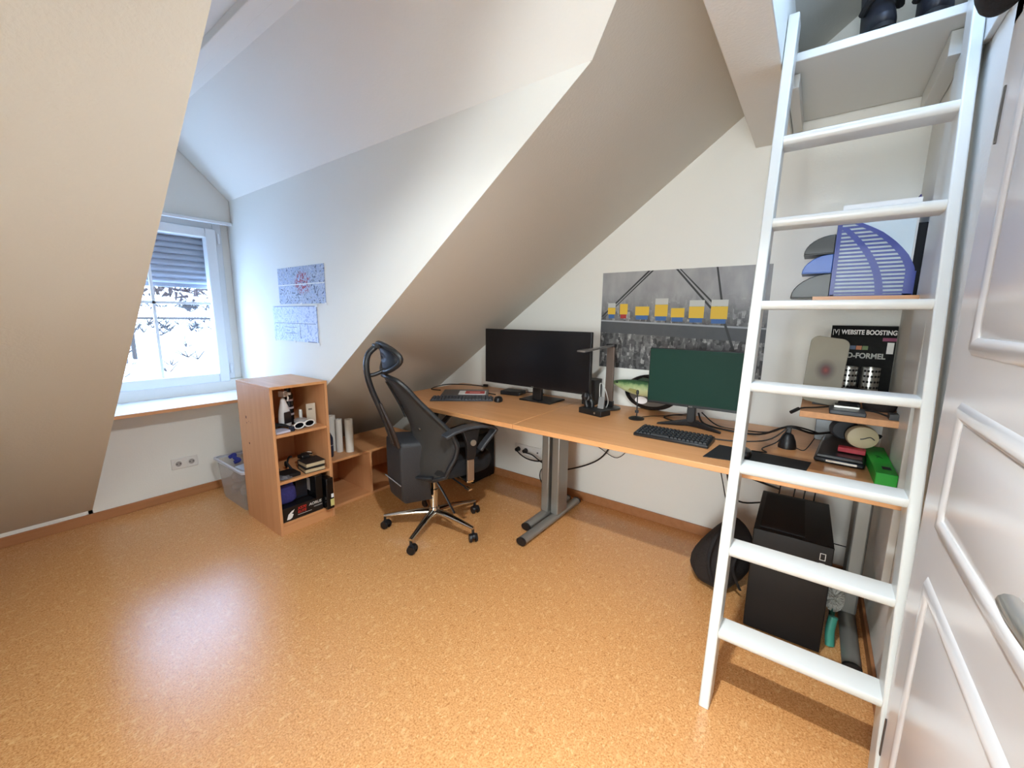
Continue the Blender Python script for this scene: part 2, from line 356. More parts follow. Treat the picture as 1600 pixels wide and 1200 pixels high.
# ================================================================== LADDER
lad = thing('ladder', 'white painted wooden ladder leaning in front of the shelf niche beside the door', 'ladder', (3.53, -1.19, 0))
def ly(z): return -1.194+.207*z
def stile(x0, x1, z1, cut):
    dpt = .085
    r = []
    for z, sh_ in ((0, 0), (z1, cut)):
        r.append([(x0-3.53, ly(z)+1.19, z), (x1-3.53, ly(z)+1.19, z), (x1-3.53, ly(z)+1.19+dpt, z+sh_), (x0-3.53, ly(z)+1.19+dpt, z+sh_)])
    return MB().rings(r)
stile(3.298, 3.330, 2.31, 0).build('stile', WHITE, lad, bevel=.004)
stile(3.740, 3.768, 2.31, 0).build('stile', WHITE, lad, bevel=.004)
for k in range(7):
    z = .26+.273*k
    y_ = ly(z)+1.19
    MB().prism([(y_+.085, z), (y_+.006, z), (y_+.002, z-.002), (y_, z-.008), (y_+.001, z-.020), (y_+.006, z-.027), (y_+.012, z-.029), (y_+.085, z-.029)], 'x', 3.3295-3.53, 3.7405-3.53).build('rung', WHITE, lad)
# top shelf above the niche, its battens
tag(B((3.298, -.585, 2.216), (3.783, -.012, 2.246)).build('shelf_board', WHITE, bevel=.003), 'white board shelf at the very top of the niche carrying the black boots', 'shelf')
tag(B((3.298, -.50, 2.165), (3.335, -.04, 2.214)).build('batten', WHITE, bevel=.002), 'white batten carrying the left end of the top shelf', 'batten', 'battens under the top shelf')
tag(B((3.735, -.50, 2.14), (3.783, -.04, 2.214)).build('batten', WHITE, bevel=.002), 'white batten carrying the right end of the top shelf', 'batten', 'battens under the top shelf')
struct('trim_5', MB().prism([(-.584, 2.106), (-.749, 2.045), (-1.6, 2.045), (-1.6, 2.55), (-.584, 2.55)], 'x', 3.7695, 3.7845), WHITE, bevel=.002)
# boots on the top shelf
def boot(name, label, x, y, rz):
    o = thing(name, label, 'boot', (x, y, 2.247), rz, 'black boots on the top shelf')
    b = MB(); rs = []
    for z, rx, ry, cx_ in ((0, .045, .11, -.02), (.04, .047, .112, -.02), (.09, .046, .085, .01), (.14, .046, .06, .035), (.22, .052, .062, .04), (.32, .055, .065, .04)):
        rs.append([(rx*math.cos(a), cx_+ry*math.sin(a), z+.006) for a in [2*math.pi*i/24 for i in range(24)]])
    b.rings(rs).build('shell', mat('black_boot', (30, 31, 38), .5), o, sub=1)
    b = MB(); b.tube([(-.05, -.03, .10), (-.03, -.085, .12), (.03, -.085, .12), (.05, -.03, .10)], .012, n=8); b.build('strap', BLACKM, o)
    b = MB(); b.tube([(-.055, .0, .2), (-.03, -.035, .21), (.03, -.035, .21), (.055, .0, .2)], .012, n=8); b.build('strap', BLACKM, o)
    b = MB(); rs = [[((.048+e)*math.cos(a), -.02+(.113+e)*math.sin(a), z) for a in [2*math.pi*i/24 for i in range(24)]] for z, e in ((0, 0), (.012, .002))]
    b.rings(rs).build('sole', BLACKM, o); return o
boot('boot', 'left black boot standing on the white top shelf', 3.545, -.46, .12)
boot('boot', 'right black boot standing on the white top shelf next to the wall', 3.690, -.45, -.05)
tag(B((3.598, -.50, 2.248), (3.635, -.46, 2.285)).build('strap_bundle', BLACKM, bevel=.004), 'small black strap lying between the two boots', 'strap')
# black hat hanging above the door
o = MB(); rs = []
for z, r in ((-.07, .02), (-.062, .07), (-.03, .10), (.02, .115), (.08, .11), (.13, .07), (.15, .02)):
    rs.append([(.45*r*math.cos(a), r*1.15*math.sin(a), z) for a in [2*math.pi*i/20 for i in range(20)]])
hat = o.rings(rs).build('cap', mat('black_felt', (22, 19, 18), .95, bump=.5, bscale=150), sub=1); hat.location = (3.72, -1.205, 1.99)
tag(hat, 'black cap hanging on the wall above the white door', 'cap')

# ================================================================== NICHE SHELVES
struct('trim_6', B((3.762, -.70, .34), (3.7845, -.46, 2.13)), WHITE, bevel=.002)
OSB = mat('raw_chipboard', (205, 150, 105), .7, var=.22, vscale=60)
tag(B((3.467, -.545, .905), (3.783, -.02, .93)).build('shelf_board', OSB, bevel=.002), 'raw chipboard shelf just above the desk in the niche', 'shelf')
sb = thing('shelf_board', 'white shelf with brown front edge in the niche, carrying the blue magazine file', 'shelf', (3.62, -.26, 1.362))
B((-.16, -.255, 0), (.163, .24, .018)).build('board', WHITE, sb); B((-.16, -.262, .0), (.163, -.2555, .018)).build('edge_strip', BEECH, sb)
for z, l in ((.905, 'white shelf bracket under the chipboard shelf'), ):
    tag(MB().prism([(-.44, z-.002), (-.18, z-.002), (-.38, z-.10), (-.44, z-.11)], 'x', 3.766, 3.784).build('bracket', WHITE, bevel=.002), l, 'bracket')
# blue magazine file
BLUE = mat('blue_plastic', (30, 52, 138), .35)
mf = thing('magazine_file', 'blue slotted plastic magazine file on the middle niche shelf', 'file holder', (3.515, -.36, 1.381))
prof = [(0, 0), (.245, 0), (.245, .10), (.236, .125), (.221, .155), (.203, .18), (.184, .203), (.163, .224), (.140, .245), (.115, .262), (.085, .28), (.05, .298), (.025, .31)]
def slotside(y0, y1):
    """curved side panel with real slots: full-width slats, a smooth outer rim, a curved middle band and a back strip"""
    m = MB(); H = .30; pts = [(p[1], p[0]) for p in prof[1:]]
    def xr(z):
        for (za, xa), (zb, xb) in zip(pts, pts[1:]):
            if za <= z <= zb: return xa+(xb-xa)*(z-za)/max(zb-za, 1e-6)
        return .03
    n = 20; dz = H/n
    m.box((0, y0, 0), (.245, y1, .012)); m.box((0, y0, 0), (.012, y1, .315))
    for k in range(1, n): m.box((.012, y0+.0002, k*dz), (xr(k*dz+.004)-.004, y1-.0002, k*dz+.0075))
    Z = [.31*k/24 for k in range(25)]
    m.prism([(max(xr(z), .012), z) for z in Z]+[(max(xr(z)-.026, .011), z) for z in reversed(Z)], 'y', y0, y1)
    Z = [.27*k/16 for k in range(17)]
    f_ = lambda z: .085+.055*(1-(z/.27)**1.6)-.075*(z/.27)**2.4
    m.prism([(f_(z)+.024, z) for z in Z]+[(f_(z), z) for z in reversed(Z)], 'y', y0-.0001, y1+.0001)
    return m
slotside(0, .003).build('side_panel', BLUE, mf)
slotside(.075, .078).build('side_panel', BLUE, mf)
B((-.003, -.0, 0), (0, .078, .325)).build('back_panel', BLUE, mf); B((0, .003, 0), (.24, .075, .004)).build('floor_panel', BLUE, mf)
B((.245, 0, 0), (.249, .078, .095)).build('front_panel', BLUE, mf)
tag(B((3.522, -.355, 1.386), (3.744, -.345, 1.700)).build('plastic_folder', mat('pale_folder', (205, 218, 222), .4)), 'pale translucent folder standing inside the blue magazine file', 'folder')
tag(B((3.522, -.338, 1.386), (3.752, -.30, 1.745)).build('paper_stack', PAPER), 'white papers standing in the back of the blue magazine file', 'papers')
tag(B((3.748, -.30, 1.382), (3.752, -.10, 1.762)).build('ring_binder', mat('violet_edge', (62, 48, 110), .5)), 'thin violet cardboard divider by the right wall of the niche', 'divider')
tag(B((3.754, -.30, 1.382), (3.7838, -.12, 1.66)).build('ring_binder', BLACKM, bevel=.002), 'black ring binder against the right wall beside the blue file', 'binder')
def visor(lb, x, y, z, col, mname, sc=1.):
    o = thing('letter_tray', lb, 'tray', (x, y, z), 0, 'curved trays beside the blue file')
    m = MB(); rs = []
    for t in range(9):
        a = t/8*R90; rs.append([(-.13*sc*math.cos(a), yy, .095*sc*math.sin(a)) for yy in (0, .14)])
    m.prism([(r_[0][0], r_[0][2]) for r_ in rs]+[(0, 0)], 'y', 0, .14).build('hood', mat(mname, col, .35), o, bevel=.003)
    B((-.13*sc, 0, -.002), (0, .14, .0)).build('tray_floor', mat(mname, col, .35), o)
    return o
visor('lowest black curved tray beside the blue file', 3.512, -.36, 1.383, (34, 37, 38), 'tray_black', 1.02)
visor('blue curved tray between two black ones beside the blue file', 3.511, -.355, 1.484, (58, 100, 178), 'tray_blue', .78)
visor('topmost black curved tray beside the blue file', 3.511, -.36, 1.560, (34, 37, 38), 'tray_black', .78)

# magazine and things on the chipboard shelf
ZS = .931
mg = thing('magazine', 'black computer magazine with big white title leaning on the wall in the niche', 'magazine', (3.545, -.06, ZS))
B((0, 0, 0), (.232, .008, .335)).build('cover', mat('magazine_cover', (24, 24, 23), .7, var=.6, vscale=60, spec=.2), mg)
B((0, -.0012, .285), (.232, -.0004, .33)).build('title_band', mat('band_black', (8, 8, 9), .7, spec=.2), mg)
text('title', 'WEBSITE BOOSTING', .0285, PAPER, mg, (.037, -.002, .296), (R90, 0, 0), bold=.0008, sx=.735)
text('title_mark', '|V|', .030, PAPER, mg, (.004, -.002, .297), (R90, 0, 0), sx=.8)
text('headline', 'D-FORMEL', .033, mat('headline_grey', (178, 178, 170), .6), mg, (.068, -.002, .188), (R90, 0, 0), bold=.0011, sx=.86)
B((.185, -.0012, .268), (.232, -.0004, .283)).build('banner', mat('magenta_band', (120, 20, 70), .5), mg)
B((.203, -.0012, .212), (.226, -.0004, .262)).build('price_label', PAPER, mg)
for i, cc in enumerate(((60, 80, 110), (170, 95, 40), (90, 110, 50))): B((.075+i*.022, -.0012, .226), (.095+i*.022, -.0004, .244)).build('cover_picture', mat('cov%d' % i, cc, .5), mg)
fp = thing('picture_frame', 'blurred pale grey-beige rounded picture with a reddish centre, on the chipboard shelf', 'picture', (3.535, -.36, ZS))
m = bpy.data.materials.new('blurred_picture'); m.use_nodes = True; nt = m.node_tree; b_ = nt.nodes['Principled BSDF']; b_.inputs['Roughness'].default_value = .8
tc = nt.nodes.new('ShaderNodeTexCoord'); mp = nt.nodes.new('ShaderNodeMapping'); mp.inputs['Location'].default_value = (-.004, 0, -.15*11); mp.inputs['Scale'].default_value = (14, 0, 11)
gr = nt.nodes.new('ShaderNodeTexGradient'); gr.gradient_type = 'SPHERICAL'; r_ = ramp(nt, [(0, (150, 145, 130)), (.45, (146, 141, 127)), (.72, (112, 104, 98)), (.86, (112, 74, 72)), (1, (150, 82, 76))])
nt.links.new(tc.outputs['Object'], mp.inputs[0]); nt.links.new(mp.outputs[0], gr.inputs[0]); nt.links.new(gr.outputs[1], r_.inputs[0]); nt.links.new(r_.outputs[0], b_.inputs['Base Color'])
q = MB(); pts = []
for cxx, cz_, a0 in ((.04, .255, 0), (-.035, .265, 90), (-.045, .04, 180), (.03, .03, 270)):
    for k in range(7):
        a = math.radians(a0+k*15); pts.append((cxx+.028*math.cos(a), cz_+.028*math.sin(a)))
q.prism(pts, 'y', -.006, .006); q.build('plate', m, fp, bevel=.002)
B((-.03, .007, .0), (.03, .05, .02)).build('foot', BLACK, fp)
def cup(label, x, y, rot):
    o = thing('pencil_cup', label, 'cup', (x, y, ZS), rot, 'perforated steel cups'); n = 24; r, hh = .034, .152
    m = MB(); m.lathe([(.0, 0), (r, 0), (r, hh), (r-.002, hh), (r-.002, .003), (0, .003)], n=n); m.build('body', STEEL, o)
    m = MB()
    for k in range(9):
        for z in (.065, .090, .115, .138):
            a = math.radians(-150+k*22); p = Vector((math.cos(a), math.sin(a), 0)); m.cyl(p*(r-.0003)+Vector((0, 0, z)), p*(r+.0006)+Vector((0, 0, z)), .0052, n=8)
    m.build('perforation', BLACKM, o); return o
cup('left perforated steel pencil cup in front of the magazine', 3.622, -.135, 0); cup('right perforated steel pencil cup in front of the magazine', 3.700, -.12, .4)
# dark clutter around the cups
m = MB(); m.box((3.55, -.36, ZS), (3.665, -.22, ZS+.018)); tag(m.build('router', BLACK, bevel=.003), 'flat black box with a lighter frame at the front of the chipboard shelf', 'device')
tag(B((3.56, -.545, ZS), (3.67, -.44, ZS+.016)).build('phone_cradle', DGREY, bevel=.003), 'dark grey cradle on the front edge of the chipboard shelf', 'cradle')
m = MB()
for a, b in (((3.575, -.475), (3.578, -.40)), ((3.650, -.475), (3.653, -.40)), ((3.575, -.478), (3.653, -.475))): m.box((a[0], a[1], ZS+.017), (b[0], b[1], ZS+.024))
ph = thing('phone', 'black smartphone with silver rim lying on the cradle', 'phone', (0, 0, 0)); B((3.578, -.475, ZS+.017), (3.650, -.40, ZS+.022)).build('screen', BLACK, ph); m.build('rim', STEEL, ph)
m = MB(); m.tube([(3.60, -.30, ZS+.05), (3.64, -.25, ZS+.07), (3.70, -.2, ZS+.03), (3.75, -.28, ZS+.03), (3.70, -.33, ZS+.035), (3.62, -.31, ZS+.03)], .010); m.tube([(3.58, -.20, ZS+.08), (3.62, -.22, ZS+.05), (3.68, -.24, ZS+.06), (3.76, -.2, ZS+.02)], .008)
tag(m.build('cable', BLACKM), 'bundle of thick black cable lying behind the cradle on the chipboard shelf', 'cable')
m = MB(); m.tube([(3.57, -.42, ZS+.008), (3.52, -.47, ZS+.006), (3.475, -.53, ZS+.008), (3.445, -.56, ZS-.002)], .0035); m.cyl((3.462, -.545, ZS+.006), (3.438, -.572, ZS-.008), .007, n=8)
tag(m.build('usb_cable', CABLE), 'black cable with a plug hanging over the left end of the chipboard shelf', 'cable')
m = MB(); m.tube([(3.66, -.44, ZS+.01), (3.70, -.46, ZS+.012), (3.735, -.50, ZS+.008), (3.76, -.48, ZS+.006)], .0035); m.box((3.735, -.53, ZS), (3.775, -.48, ZS+.02))
tag(m.build('charger', BLACK), 'black charger with cable at the right end of the chipboard shelf', 'charger')
m = MB(); m.lathe([(.0, 0), (.05, .0), (.055, .02), (.045, .045), (.02, .055), (0, .057)], (3.725, -.33, ZS), 16)
tag(m.build('cloth', mat('dark_cloth', (44, 36, 34), .95, bump=1, bscale=80)), 'crumpled dark cloth by the right wall on the chipboard shelf', 'cloth')

# ================================================================== DESKS
ZD = .73
def tleg(parent, x, ys, yn, yf, zt, cw=.055, plate=.12):
    """T-leg: steel foot along y with black end caps, column with two faces"""
    fo = MB(); rs = []
    for y in (yn, yf): rs.append([(x+.03*math.cos(a)*1.0, y, .028+.022*math.sin(a)) for a in [2*math.pi*i/16 for i in range(16)]])
    fo.rings(rs).build('foot', SILVER, parent)
    for y, e in ((yn, -.012), (yf, .012)):
        m = MB(); rs = [[(x+.031*math.cos(a), yy, .028+.023*math.sin(a)) for a in [2*math.pi*i/16 for i in range(16)]] for yy in (y, y+e)]; m.rings(rs).build('foot_cap', BLACK, parent)
    B((x-cw/2, ys, .045), (x+cw/2, ys+plate, zt)).build('column', SILVER, parent, bevel=.008)
    B((x-.02, yn+.12, zt-.03), (x+.02, yf-.08, zt)).build('top_rail', DGREY, parent)
dr_ = thing('desk', 'right half of the long beech desk, carrying the dark green screen', 'desk', (0, 0, 0), 0, 'two beech desks pushed together')
MB().prism([(2.252, -.846), (3.784, -.846), (3.784, -.702), (3.760, -.702), (3.760, -.015), (2.252, -.015)], 'z', ZD-.025, ZD).build('tabletop', BEECH, dr_, bevel=.002)
tleg(dr_, 2.262, -.40, -.755, -.10, ZD-.0255)
tleg(dr_, 3.722, -.40, -.72, -.10, ZD-.0255)
B((2.31, -.16, ZD-.065), (3.68, -.13, ZD-.026)).build('beam', DGREY, dr_)
dl = thing('desk', 'left half of the long beech desk with cut-off corner under the sloping ceiling', 'desk', (0, 0, 0), 0, 'two beech desks pushed together')
MB().prism([(2.2497, -.846), (1.50, -.846), (1.21, -.70), (1.11, -.60), (1.12, -.015), (2.2497, -.015)], 'z', ZD-.025, ZD).build('tabletop', BEECH, dl, bevel=.002)
tleg(dl, 2.188, -.40, -.60, -.10, ZD-.0255)
tleg(dl, 1.10, -.36, -.56, -.10, ZD-.0255, .07)
B((1.14, -.16, ZD-.065), (2.13, -.13, ZD-.026)).build('beam', DGREY, dl)

# ---- big monitor
SCREEN = mat('black_screen', (14, 14, 18), .28, spec=.6)
mo = thing('monitor', 'wide black monitor standing on the left desk', 'monitor', (2.03, -.20, ZD), math.radians(-1))
B((-.41, -.12, .10), (.41, -.095, .475)).build('housing', BLACK, mo, bevel=.003)
B((-.404, -.1215, .115), (.404, -.1205, .469)).build('screen', SCREEN, mo)
B((-.12, -.095, .18), (.12, -.05, .38)).build('rear_bulge', BLACK, mo, bevel=.01)
B((-.035, -.07, .01), (.035, -.045, .30)).build('neck', BLACK, mo, bevel=.004)
B((-.125, -.10, .0), (.125, .09, .010)).build('base', BLACK, mo, bevel=.003)
text('badge', 'DELL', .010, STEEL, mo, (-.012, -.122, .1035), (R90, 0, 0), .0002)
# ---- second monitor
m2 = thing('monitor', 'dark green-tinted monitor on splayed feet behind the keyboard on the right desk', 'monitor', (3.005, -.22, ZD))
GSC = mat('green_screen', (26, 56, 46), .55, spec=.15)
B((-.222, -.11, .108), (.232, -.085, .405)).build('housing', BLACK, m2, bevel=.003)
B((-.218, -.1115, .122), (.228, -.1102, .401)).build('screen', GSC, m2)
B((-.1, -.085, .17), (.1, -.05, .33)).build('rear_bulge', BLACK, m2, bevel=.01)
MB().prism([(-.022, .02), (.022, .02), (.018, .24), (-.018, .24)], 'y', -.08, -.05).build('neck', BLACK, m2, bevel=.004)
for sx_ in (-1, 1):
    MB().rings([[(0, -.03, .005), (0, -.075, .005), (0, -.075, .036), (0, -.03, .036)], [(sx_*.155, -.115, 0), (sx_*.155, -.135, 0), (sx_*.155, -.135, .008), (sx_*.155, -.115, .008)]]).build('foot', BLACK, m2, bevel=.002)
MB().rings([[(-.02, -.075, .002), (.02, -.075, .002), (.02, -.075, .03), (-.02, -.075, .03)], [(-.015, .06, 0), (.015, .06, 0), (.015, .06, .008), (-.015, .06, .008)]]).build('foot', BLACK, m2)
text('badge', 'AOC', .009, STEEL, m2, (-.008, -.1122, .110), (R90, 0, 0), .0002)
# ---- laptop-like dock/keyboard on the left desk
KEY = mat('key_grey', (32, 34, 37), .55)
def keyboard(name, label, loc, rz, w_, d_, cols, rows, body, keym, hz=.016, n_max=100):
    o = thing(name, label, 'keyboard', loc, rz)
    MB().rings([[(0, 0, 0), (w_, 0, 0), (w_, d_, 0), (0, d_, 0)], [(0, 0, hz*.7), (w_, 0, hz*.7), (w_, d_, hz*1.3), (0, d_, hz*1.3)]]).build('body', body, o, bevel=.003)
    pitch = (w_-.016)/cols; pd = (d_-.014)/rows
    for r in range(rows):
        c0 = 0
        while c0 < cols:
            wd = 1
            if r == 0 and c0 == 4: wd = 5
            x0 = .008+c0*pitch; y0 = .007+r*pd; zb = hz*(.7+.6*(y0/d_))
            rr = [[(x0+.001, y0+.001, zb), (x0+pitch*wd-.001, y0+.001, zb), (x0+pitch*wd-.001, y0+pd-.001, zb+.002), (x0+.001, y0+pd-.001, zb+.002)],
                  [(x0+.0035, y0+.003, zb+.008), (x0+pitch*wd-.0035, y0+.003, zb+.008), (x0+pitch*wd-.0035, y0+pd-.0035, zb+.009), (x0+.0035, y0+pd-.0035, zb+.009)]]
            MB().rings(rr).build('key', keym, o); c0 += wd
    return o
keyboard('keyboard', 'black mechanical keyboard with chunky keys before the green screen', (2.826, -.640, ZD), math.radians(-1), .335, .135, 18, 5, BLACK, KEY, .020)
keyboard('keyboard', 'slim dark grey keyboard before the closed laptop on the left desk', (1.475, -.715, ZD), math.radians(38), .42, .11, 18, 5, mat('slate_plastic', (58, 60, 66), .5), mat('slate_key', (50, 52, 58), .5), .010)
lp = thing('laptop', 'closed grey laptop behind the slim keyboard on the left desk', 'laptop', (1.435, -.58, ZD), math.radians(38))
B((0, 0, 0), (.33, .225, .018)).build('body', mat('warm_grey_metal', (98, 93, 92), .4, .4), lp, bevel=.004); B((0, .225, .004), (.33, .232, .016)).build('hinge_bar', BLACK, lp)
cd = thing('greeting_card', 'white and red printed card lying on the closed laptop', 'card', (1.52, -.49, ZD+.0185), math.radians(38))
B((0, 0, 0), (.19, .13, .003)).build('sheet', PAPER, cd); B((.045, .012, .0031), (.182, .122, .0038)).build('red_print', mat('red_print', (190, 48, 44), .5, var=.2, vscale=20), cd); B((.075, .045, .0039), (.150, .075, .0042)).build('white_print', mat('pink_print', (228, 150, 140), .6), cd)
m = MB(); m.lathe([(0, 0), (.028, 0), (.03, .012), (.024, .028), (.008, .034), (0, .0345)], n=18)
ms = m.build('mouse', BLACK); ms.scale = (1, 1.6, 1); ms.location = (1.825, -.425, ZD); ms.rotation_euler = (0, 0, math.radians(35)); tag(ms, 'black mouse right of the slim keyboard on the left desk', 'mouse')
m = MB(); m.tube([(1.25, -.40, ZD+.005), (1.17, -.42, ZD+.01), (1.20, -.30, ZD+.03), (1.35, -.22, ZD+.035), (1.48, -.12, ZD+.02)], .004)
tag(m.build('cable', CABLE), 'black cable looping behind the closed laptop on the left desk', 'cable')
m = MB(); m.tube([(1.70, -.30, ZD+.012), (1.62, -.28, ZD+.008), (1.56, -.3, ZD+.006)], .004); m.tube([(1.80, -.2, ZD+.02), (1.9, -.15, ZD+.03), (1.98, -.1, ZD+.02)], .003)
tag(m.build('cable', CABLE), 'short black cable joining the black box to the wide monitor', 'cable')
dk = thing('docking_station', 'flat black box left of the wide monitor foot', 'device', (1.68, -.22, ZD), math.radians(8))
B((0, 0, 0), (.15, .12, .028)).build('body', BLACK, dk, bevel=.004); B((.15, .01, .004), (.156, .03, .02)).build('plug', DGREY, dk)
m = MB(); m.box((1.375, -.055, ZD), (1.41, -.03, ZD+.02)); tag(m.build('adapter', BLACK, bevel=.003), 'tiny black adapter near the back left corner of the desk', 'adapter')
# speaker behind the monitor corner
spk = thing('speaker', 'small black loudspeaker behind the right edge of the wide monitor', 'speaker', (2.345, -.10, ZD))
B((-.045, -.05, 0), (.045, .06, .165)).build('cabinet', BLACK, spk, bevel=.004); MB().cyl((0, -.051, .06), (0, -.054, .06), .03).build('cone', DGREY, spk)
# dock with gadgets
hd = thing('hard_disk_dock', 'low black dock with a white mark standing by the desk lamp', 'dock', (2.395, -.375, ZD), math.radians(-14))
B((0, 0, 0), (.165, .09, .034)).build('body', BLACK, hd, bevel=.004); MB().cyl((.12, -.001, .018), (.12, -.003, .018), .006, n=12).build('button', STEEL, hd)
g_ = MB(); g_.tube([(2.44, -.35, ZD+.036), (2.43, -.35, ZD+.07), (2.445, -.345, ZD+.09), (2.42, -.35, ZD+.11)], .016, n=10); g_.tube([(2.465, -.34, ZD+.036), (2.465, -.34, ZD+.06), (2.45, -.34, ZD+.08)], .013, n=10); g_.lathe([(0, 0), (.02, 0), (.024, .02), (.012, .04), (0, .042)], (2.425, -.352, ZD+.08), 14)
tag(g_.build('webcam', BLACK), 'black webcam with clamp standing on the low dock', 'webcam')
b_ = MB(); b_.box((-.018, -.004, 0), (.018, .004, .07)); w_ = b_.build('usb_stick', mat('grey_plate', (120, 118, 116), .4), bevel=.002); w_.location = (2.52, -.345, ZD+.035); w_.rotation_euler = (-.35, 0, .1)
tag(w_, 'small grey plate leaning on the low dock', 'device')
m = MB(); m.tube([(2.47, -.24, ZD+.02), (2.455, -.22, ZD+.12), (2.45, -.2, ZD+.16), (2.47, -.18, ZD+.13), (2.5, -.19, ZD+.05), (2.49, -.2, ZD+.004)], .003); tag(m.build('cable', mat('white_cable', (200, 198, 192), .5)), 'white cable curling up between the loudspeaker and the desk lamp', 'cable')
# desk lamp
la = thing('desk_lamp', 'brown-grey flat desk lamp with its arm folded towards the wide monitor', 'lamp', (2.492, -.16, ZD))
LM = mat('bronze_lamp', (112, 96, 86), .35, .3)
MB().lathe([(0, 0), (.072, 0), (.074, .006), (.07, .012), (0, .013)]).build('base', mat('lamp_base', (70, 68, 66), .3, .5), la)
MB().rings([[(-.026, -.008, .02), (.026, -.008, .02), (.026, .008, .02), (-.026, .008, .02)], [(-.026, -.008, .385), (.022, -.008, .385), (.022, .008, .385), (-.026, .008, .385)]]).build('column', LM, la, bevel=.003)
B((-.022, -.012, .0135), (.03, .012, .05)).build('foot_joint', BLACK, la, bevel=.003)
MB().cyl((-.03, 0, .392), (.03, 0, .392), .011, n=14).build('hinge', BLACK, la)
MB().rings([[(.02, -.02, .388), (.02, .012, .388), (.02, .012, .40), (.02, -.02, .40)], [(-.02, -.32, .368), (-.075, -.305, .368), (-.075, -.305, .378), (-.02, -.32, .378)]]).build('arm', mat('lamp_head', (128, 124, 120), .3, .4), la, bevel=.001)
# fish plaque
fi = thing('mounted_fish', 'green plastic fish mounted on an oval black-rimmed plaque leaning at the wall', 'ornament', (2.69, -.062, ZD+.0005), 0); fi.scale = (1.06, 1, 1.04)
pl = MB(); rs = []
for y, k in ((.035, 1), (.02, 1), (.014, .96)): rs.append([(.155*k*math.cos(a)+.02, y, .105+.105*k*math.sin(a)) for a in [2*math.pi*i/40 for i in range(40)]])
pl.rings(rs).build('plaque_rim', mat('black_gloss', (16, 14, 14), .25), fi)
MB().rings([[(.125*math.cos(a)+.02, y, .105+.082*math.sin(a)) for a in [2*math.pi*i/40 for i in range(40)]] for y in (.014, .010)]).build('plaque_board', mat('plaque_grey', (96, 88, 80), .4), fi)
fm = bpy.data.materials.new('fish_skin'); fm.use_nodes = True; nt = fm.node_tree; b_ = nt.nodes['Principled BSDF']; b_.inputs['Roughness'].default_value = .3
tc = nt.nodes.new('ShaderNodeTexCoord'); sp = nt.nodes.new('ShaderNodeSeparateXYZ'); n = nt.nodes.new('ShaderNodeTexNoise'); n.inputs['Scale'].default_value = 45; n.inputs['Detail'].default_value = 4
ad = nt.nodes.new('ShaderNodeMath'); ad.operation = 'MULTIPLY_ADD'; ad.inputs[1].default_value = .035
mr = nt.nodes.new('ShaderNodeMapRange'); mr.inputs[1].default_value = .09; mr.inputs[2].default_value = .20
r_ = ramp(nt, [(0, (205, 205, 150)), (.45, (200, 206, 155)), (.68, (150, 172, 118)), (.82, (58, 96, 58)), (1, (30, 62, 42))])
nt.links.new(tc.outputs['Object'], sp.inputs[0]); nt.links.new(tc.outputs['Object'], n.inputs['Vector']); nt.links.new(n.outputs['Fac'], ad.inputs[0]); nt.links.new(sp.outputs['Z'], ad.inputs[2]); nt.links.new(ad.outputs[0], mr.inputs[0]); nt.links.new(mr.outputs[0], r_.inputs[0]); nt.links.new(r_.outputs[0], b_.inputs['Base Color'])
bd = MB(); rs = []
for x, zc, hh, tk in ((-.205, .150, .004, .004), (-.19, .150, .012, .01), (-.16, .145, .024, .018), (-.11, .138, .038, .028), (-.05, .132, .047, .034), (.02, .130, .048, .034), (.09, .130, .038, .026), (.14, .132, .022, .014), (.165, .134, .014, .008)):
    rs.append([(x, -.018-tk*math.cos(a), zc+hh*math.sin(a)) for a in [2*math.pi*i/20 for i in range(20)]])
bd.rings(rs).build('body', fm, fi, sub=1)
MB().prism([(-.06, .172), (-.02, .195), (.06, .188), (.09, .165), (.02, .168)], 'y', -.022, -.016).build('dorsal_fin', mat('fin_green', (34, 58, 40), .4), fi)
MB().prism([(.16, .134), (.21, .175), (.20, .132), (.21, .095)], 'y', -.02, -.014).build('tail_fin', mat('fin_green', (34, 58, 40), .4), fi)
MB().prism([(-.09, .118), (-.03, .10), (-.04, .125), (-.08, .13)], 'y', -.056, -.052).build('pectoral_fin', mat('fin_pale', (150, 140, 80), .4), fi)
MB().cyl((-.165, -.034, .155), (-.165, -.038, .155), .006, n=12).build('eye', BLACK, fi)
MB().rings([[(-.03+.036*math.cos(a), y, .055+.022*math.sin(a)) for a in [2*math.pi*i/28 for i in range(28)]] for y in (.0098, .006)]).build('name_plate', mat('white_plate', (245, 238, 236), .4), fi)
# gooseneck microphone
mi = thing('microphone', 'small black gooseneck microphone on a round foot before the fish', 'microphone', (2.725, -.315, ZD))
MB().lathe([(0, 0), (.042, 0), (.043, .006), (.03, .012), (.010, .016), (0, .017)]).build('base', BLACK, mi)
m = MB(); m.tube([(0, 0, .015), (.0, 0, .08), (-.002, 0, .14)], .0035); m.build('gooseneck', BLACK, mi); MB().lathe([(0, 0), (.007, .003), (.008, .018), (.005, .026), (0, .028)], (-.002, 0, .138), 14).build('capsule', BLACK, mi)
m = MB(); m.lathe([(0, 0), (.010, .002), (.011, .015), (0, .017)], (0, 0, .035), 14); m.build('switch_knob', DGREY, mi)
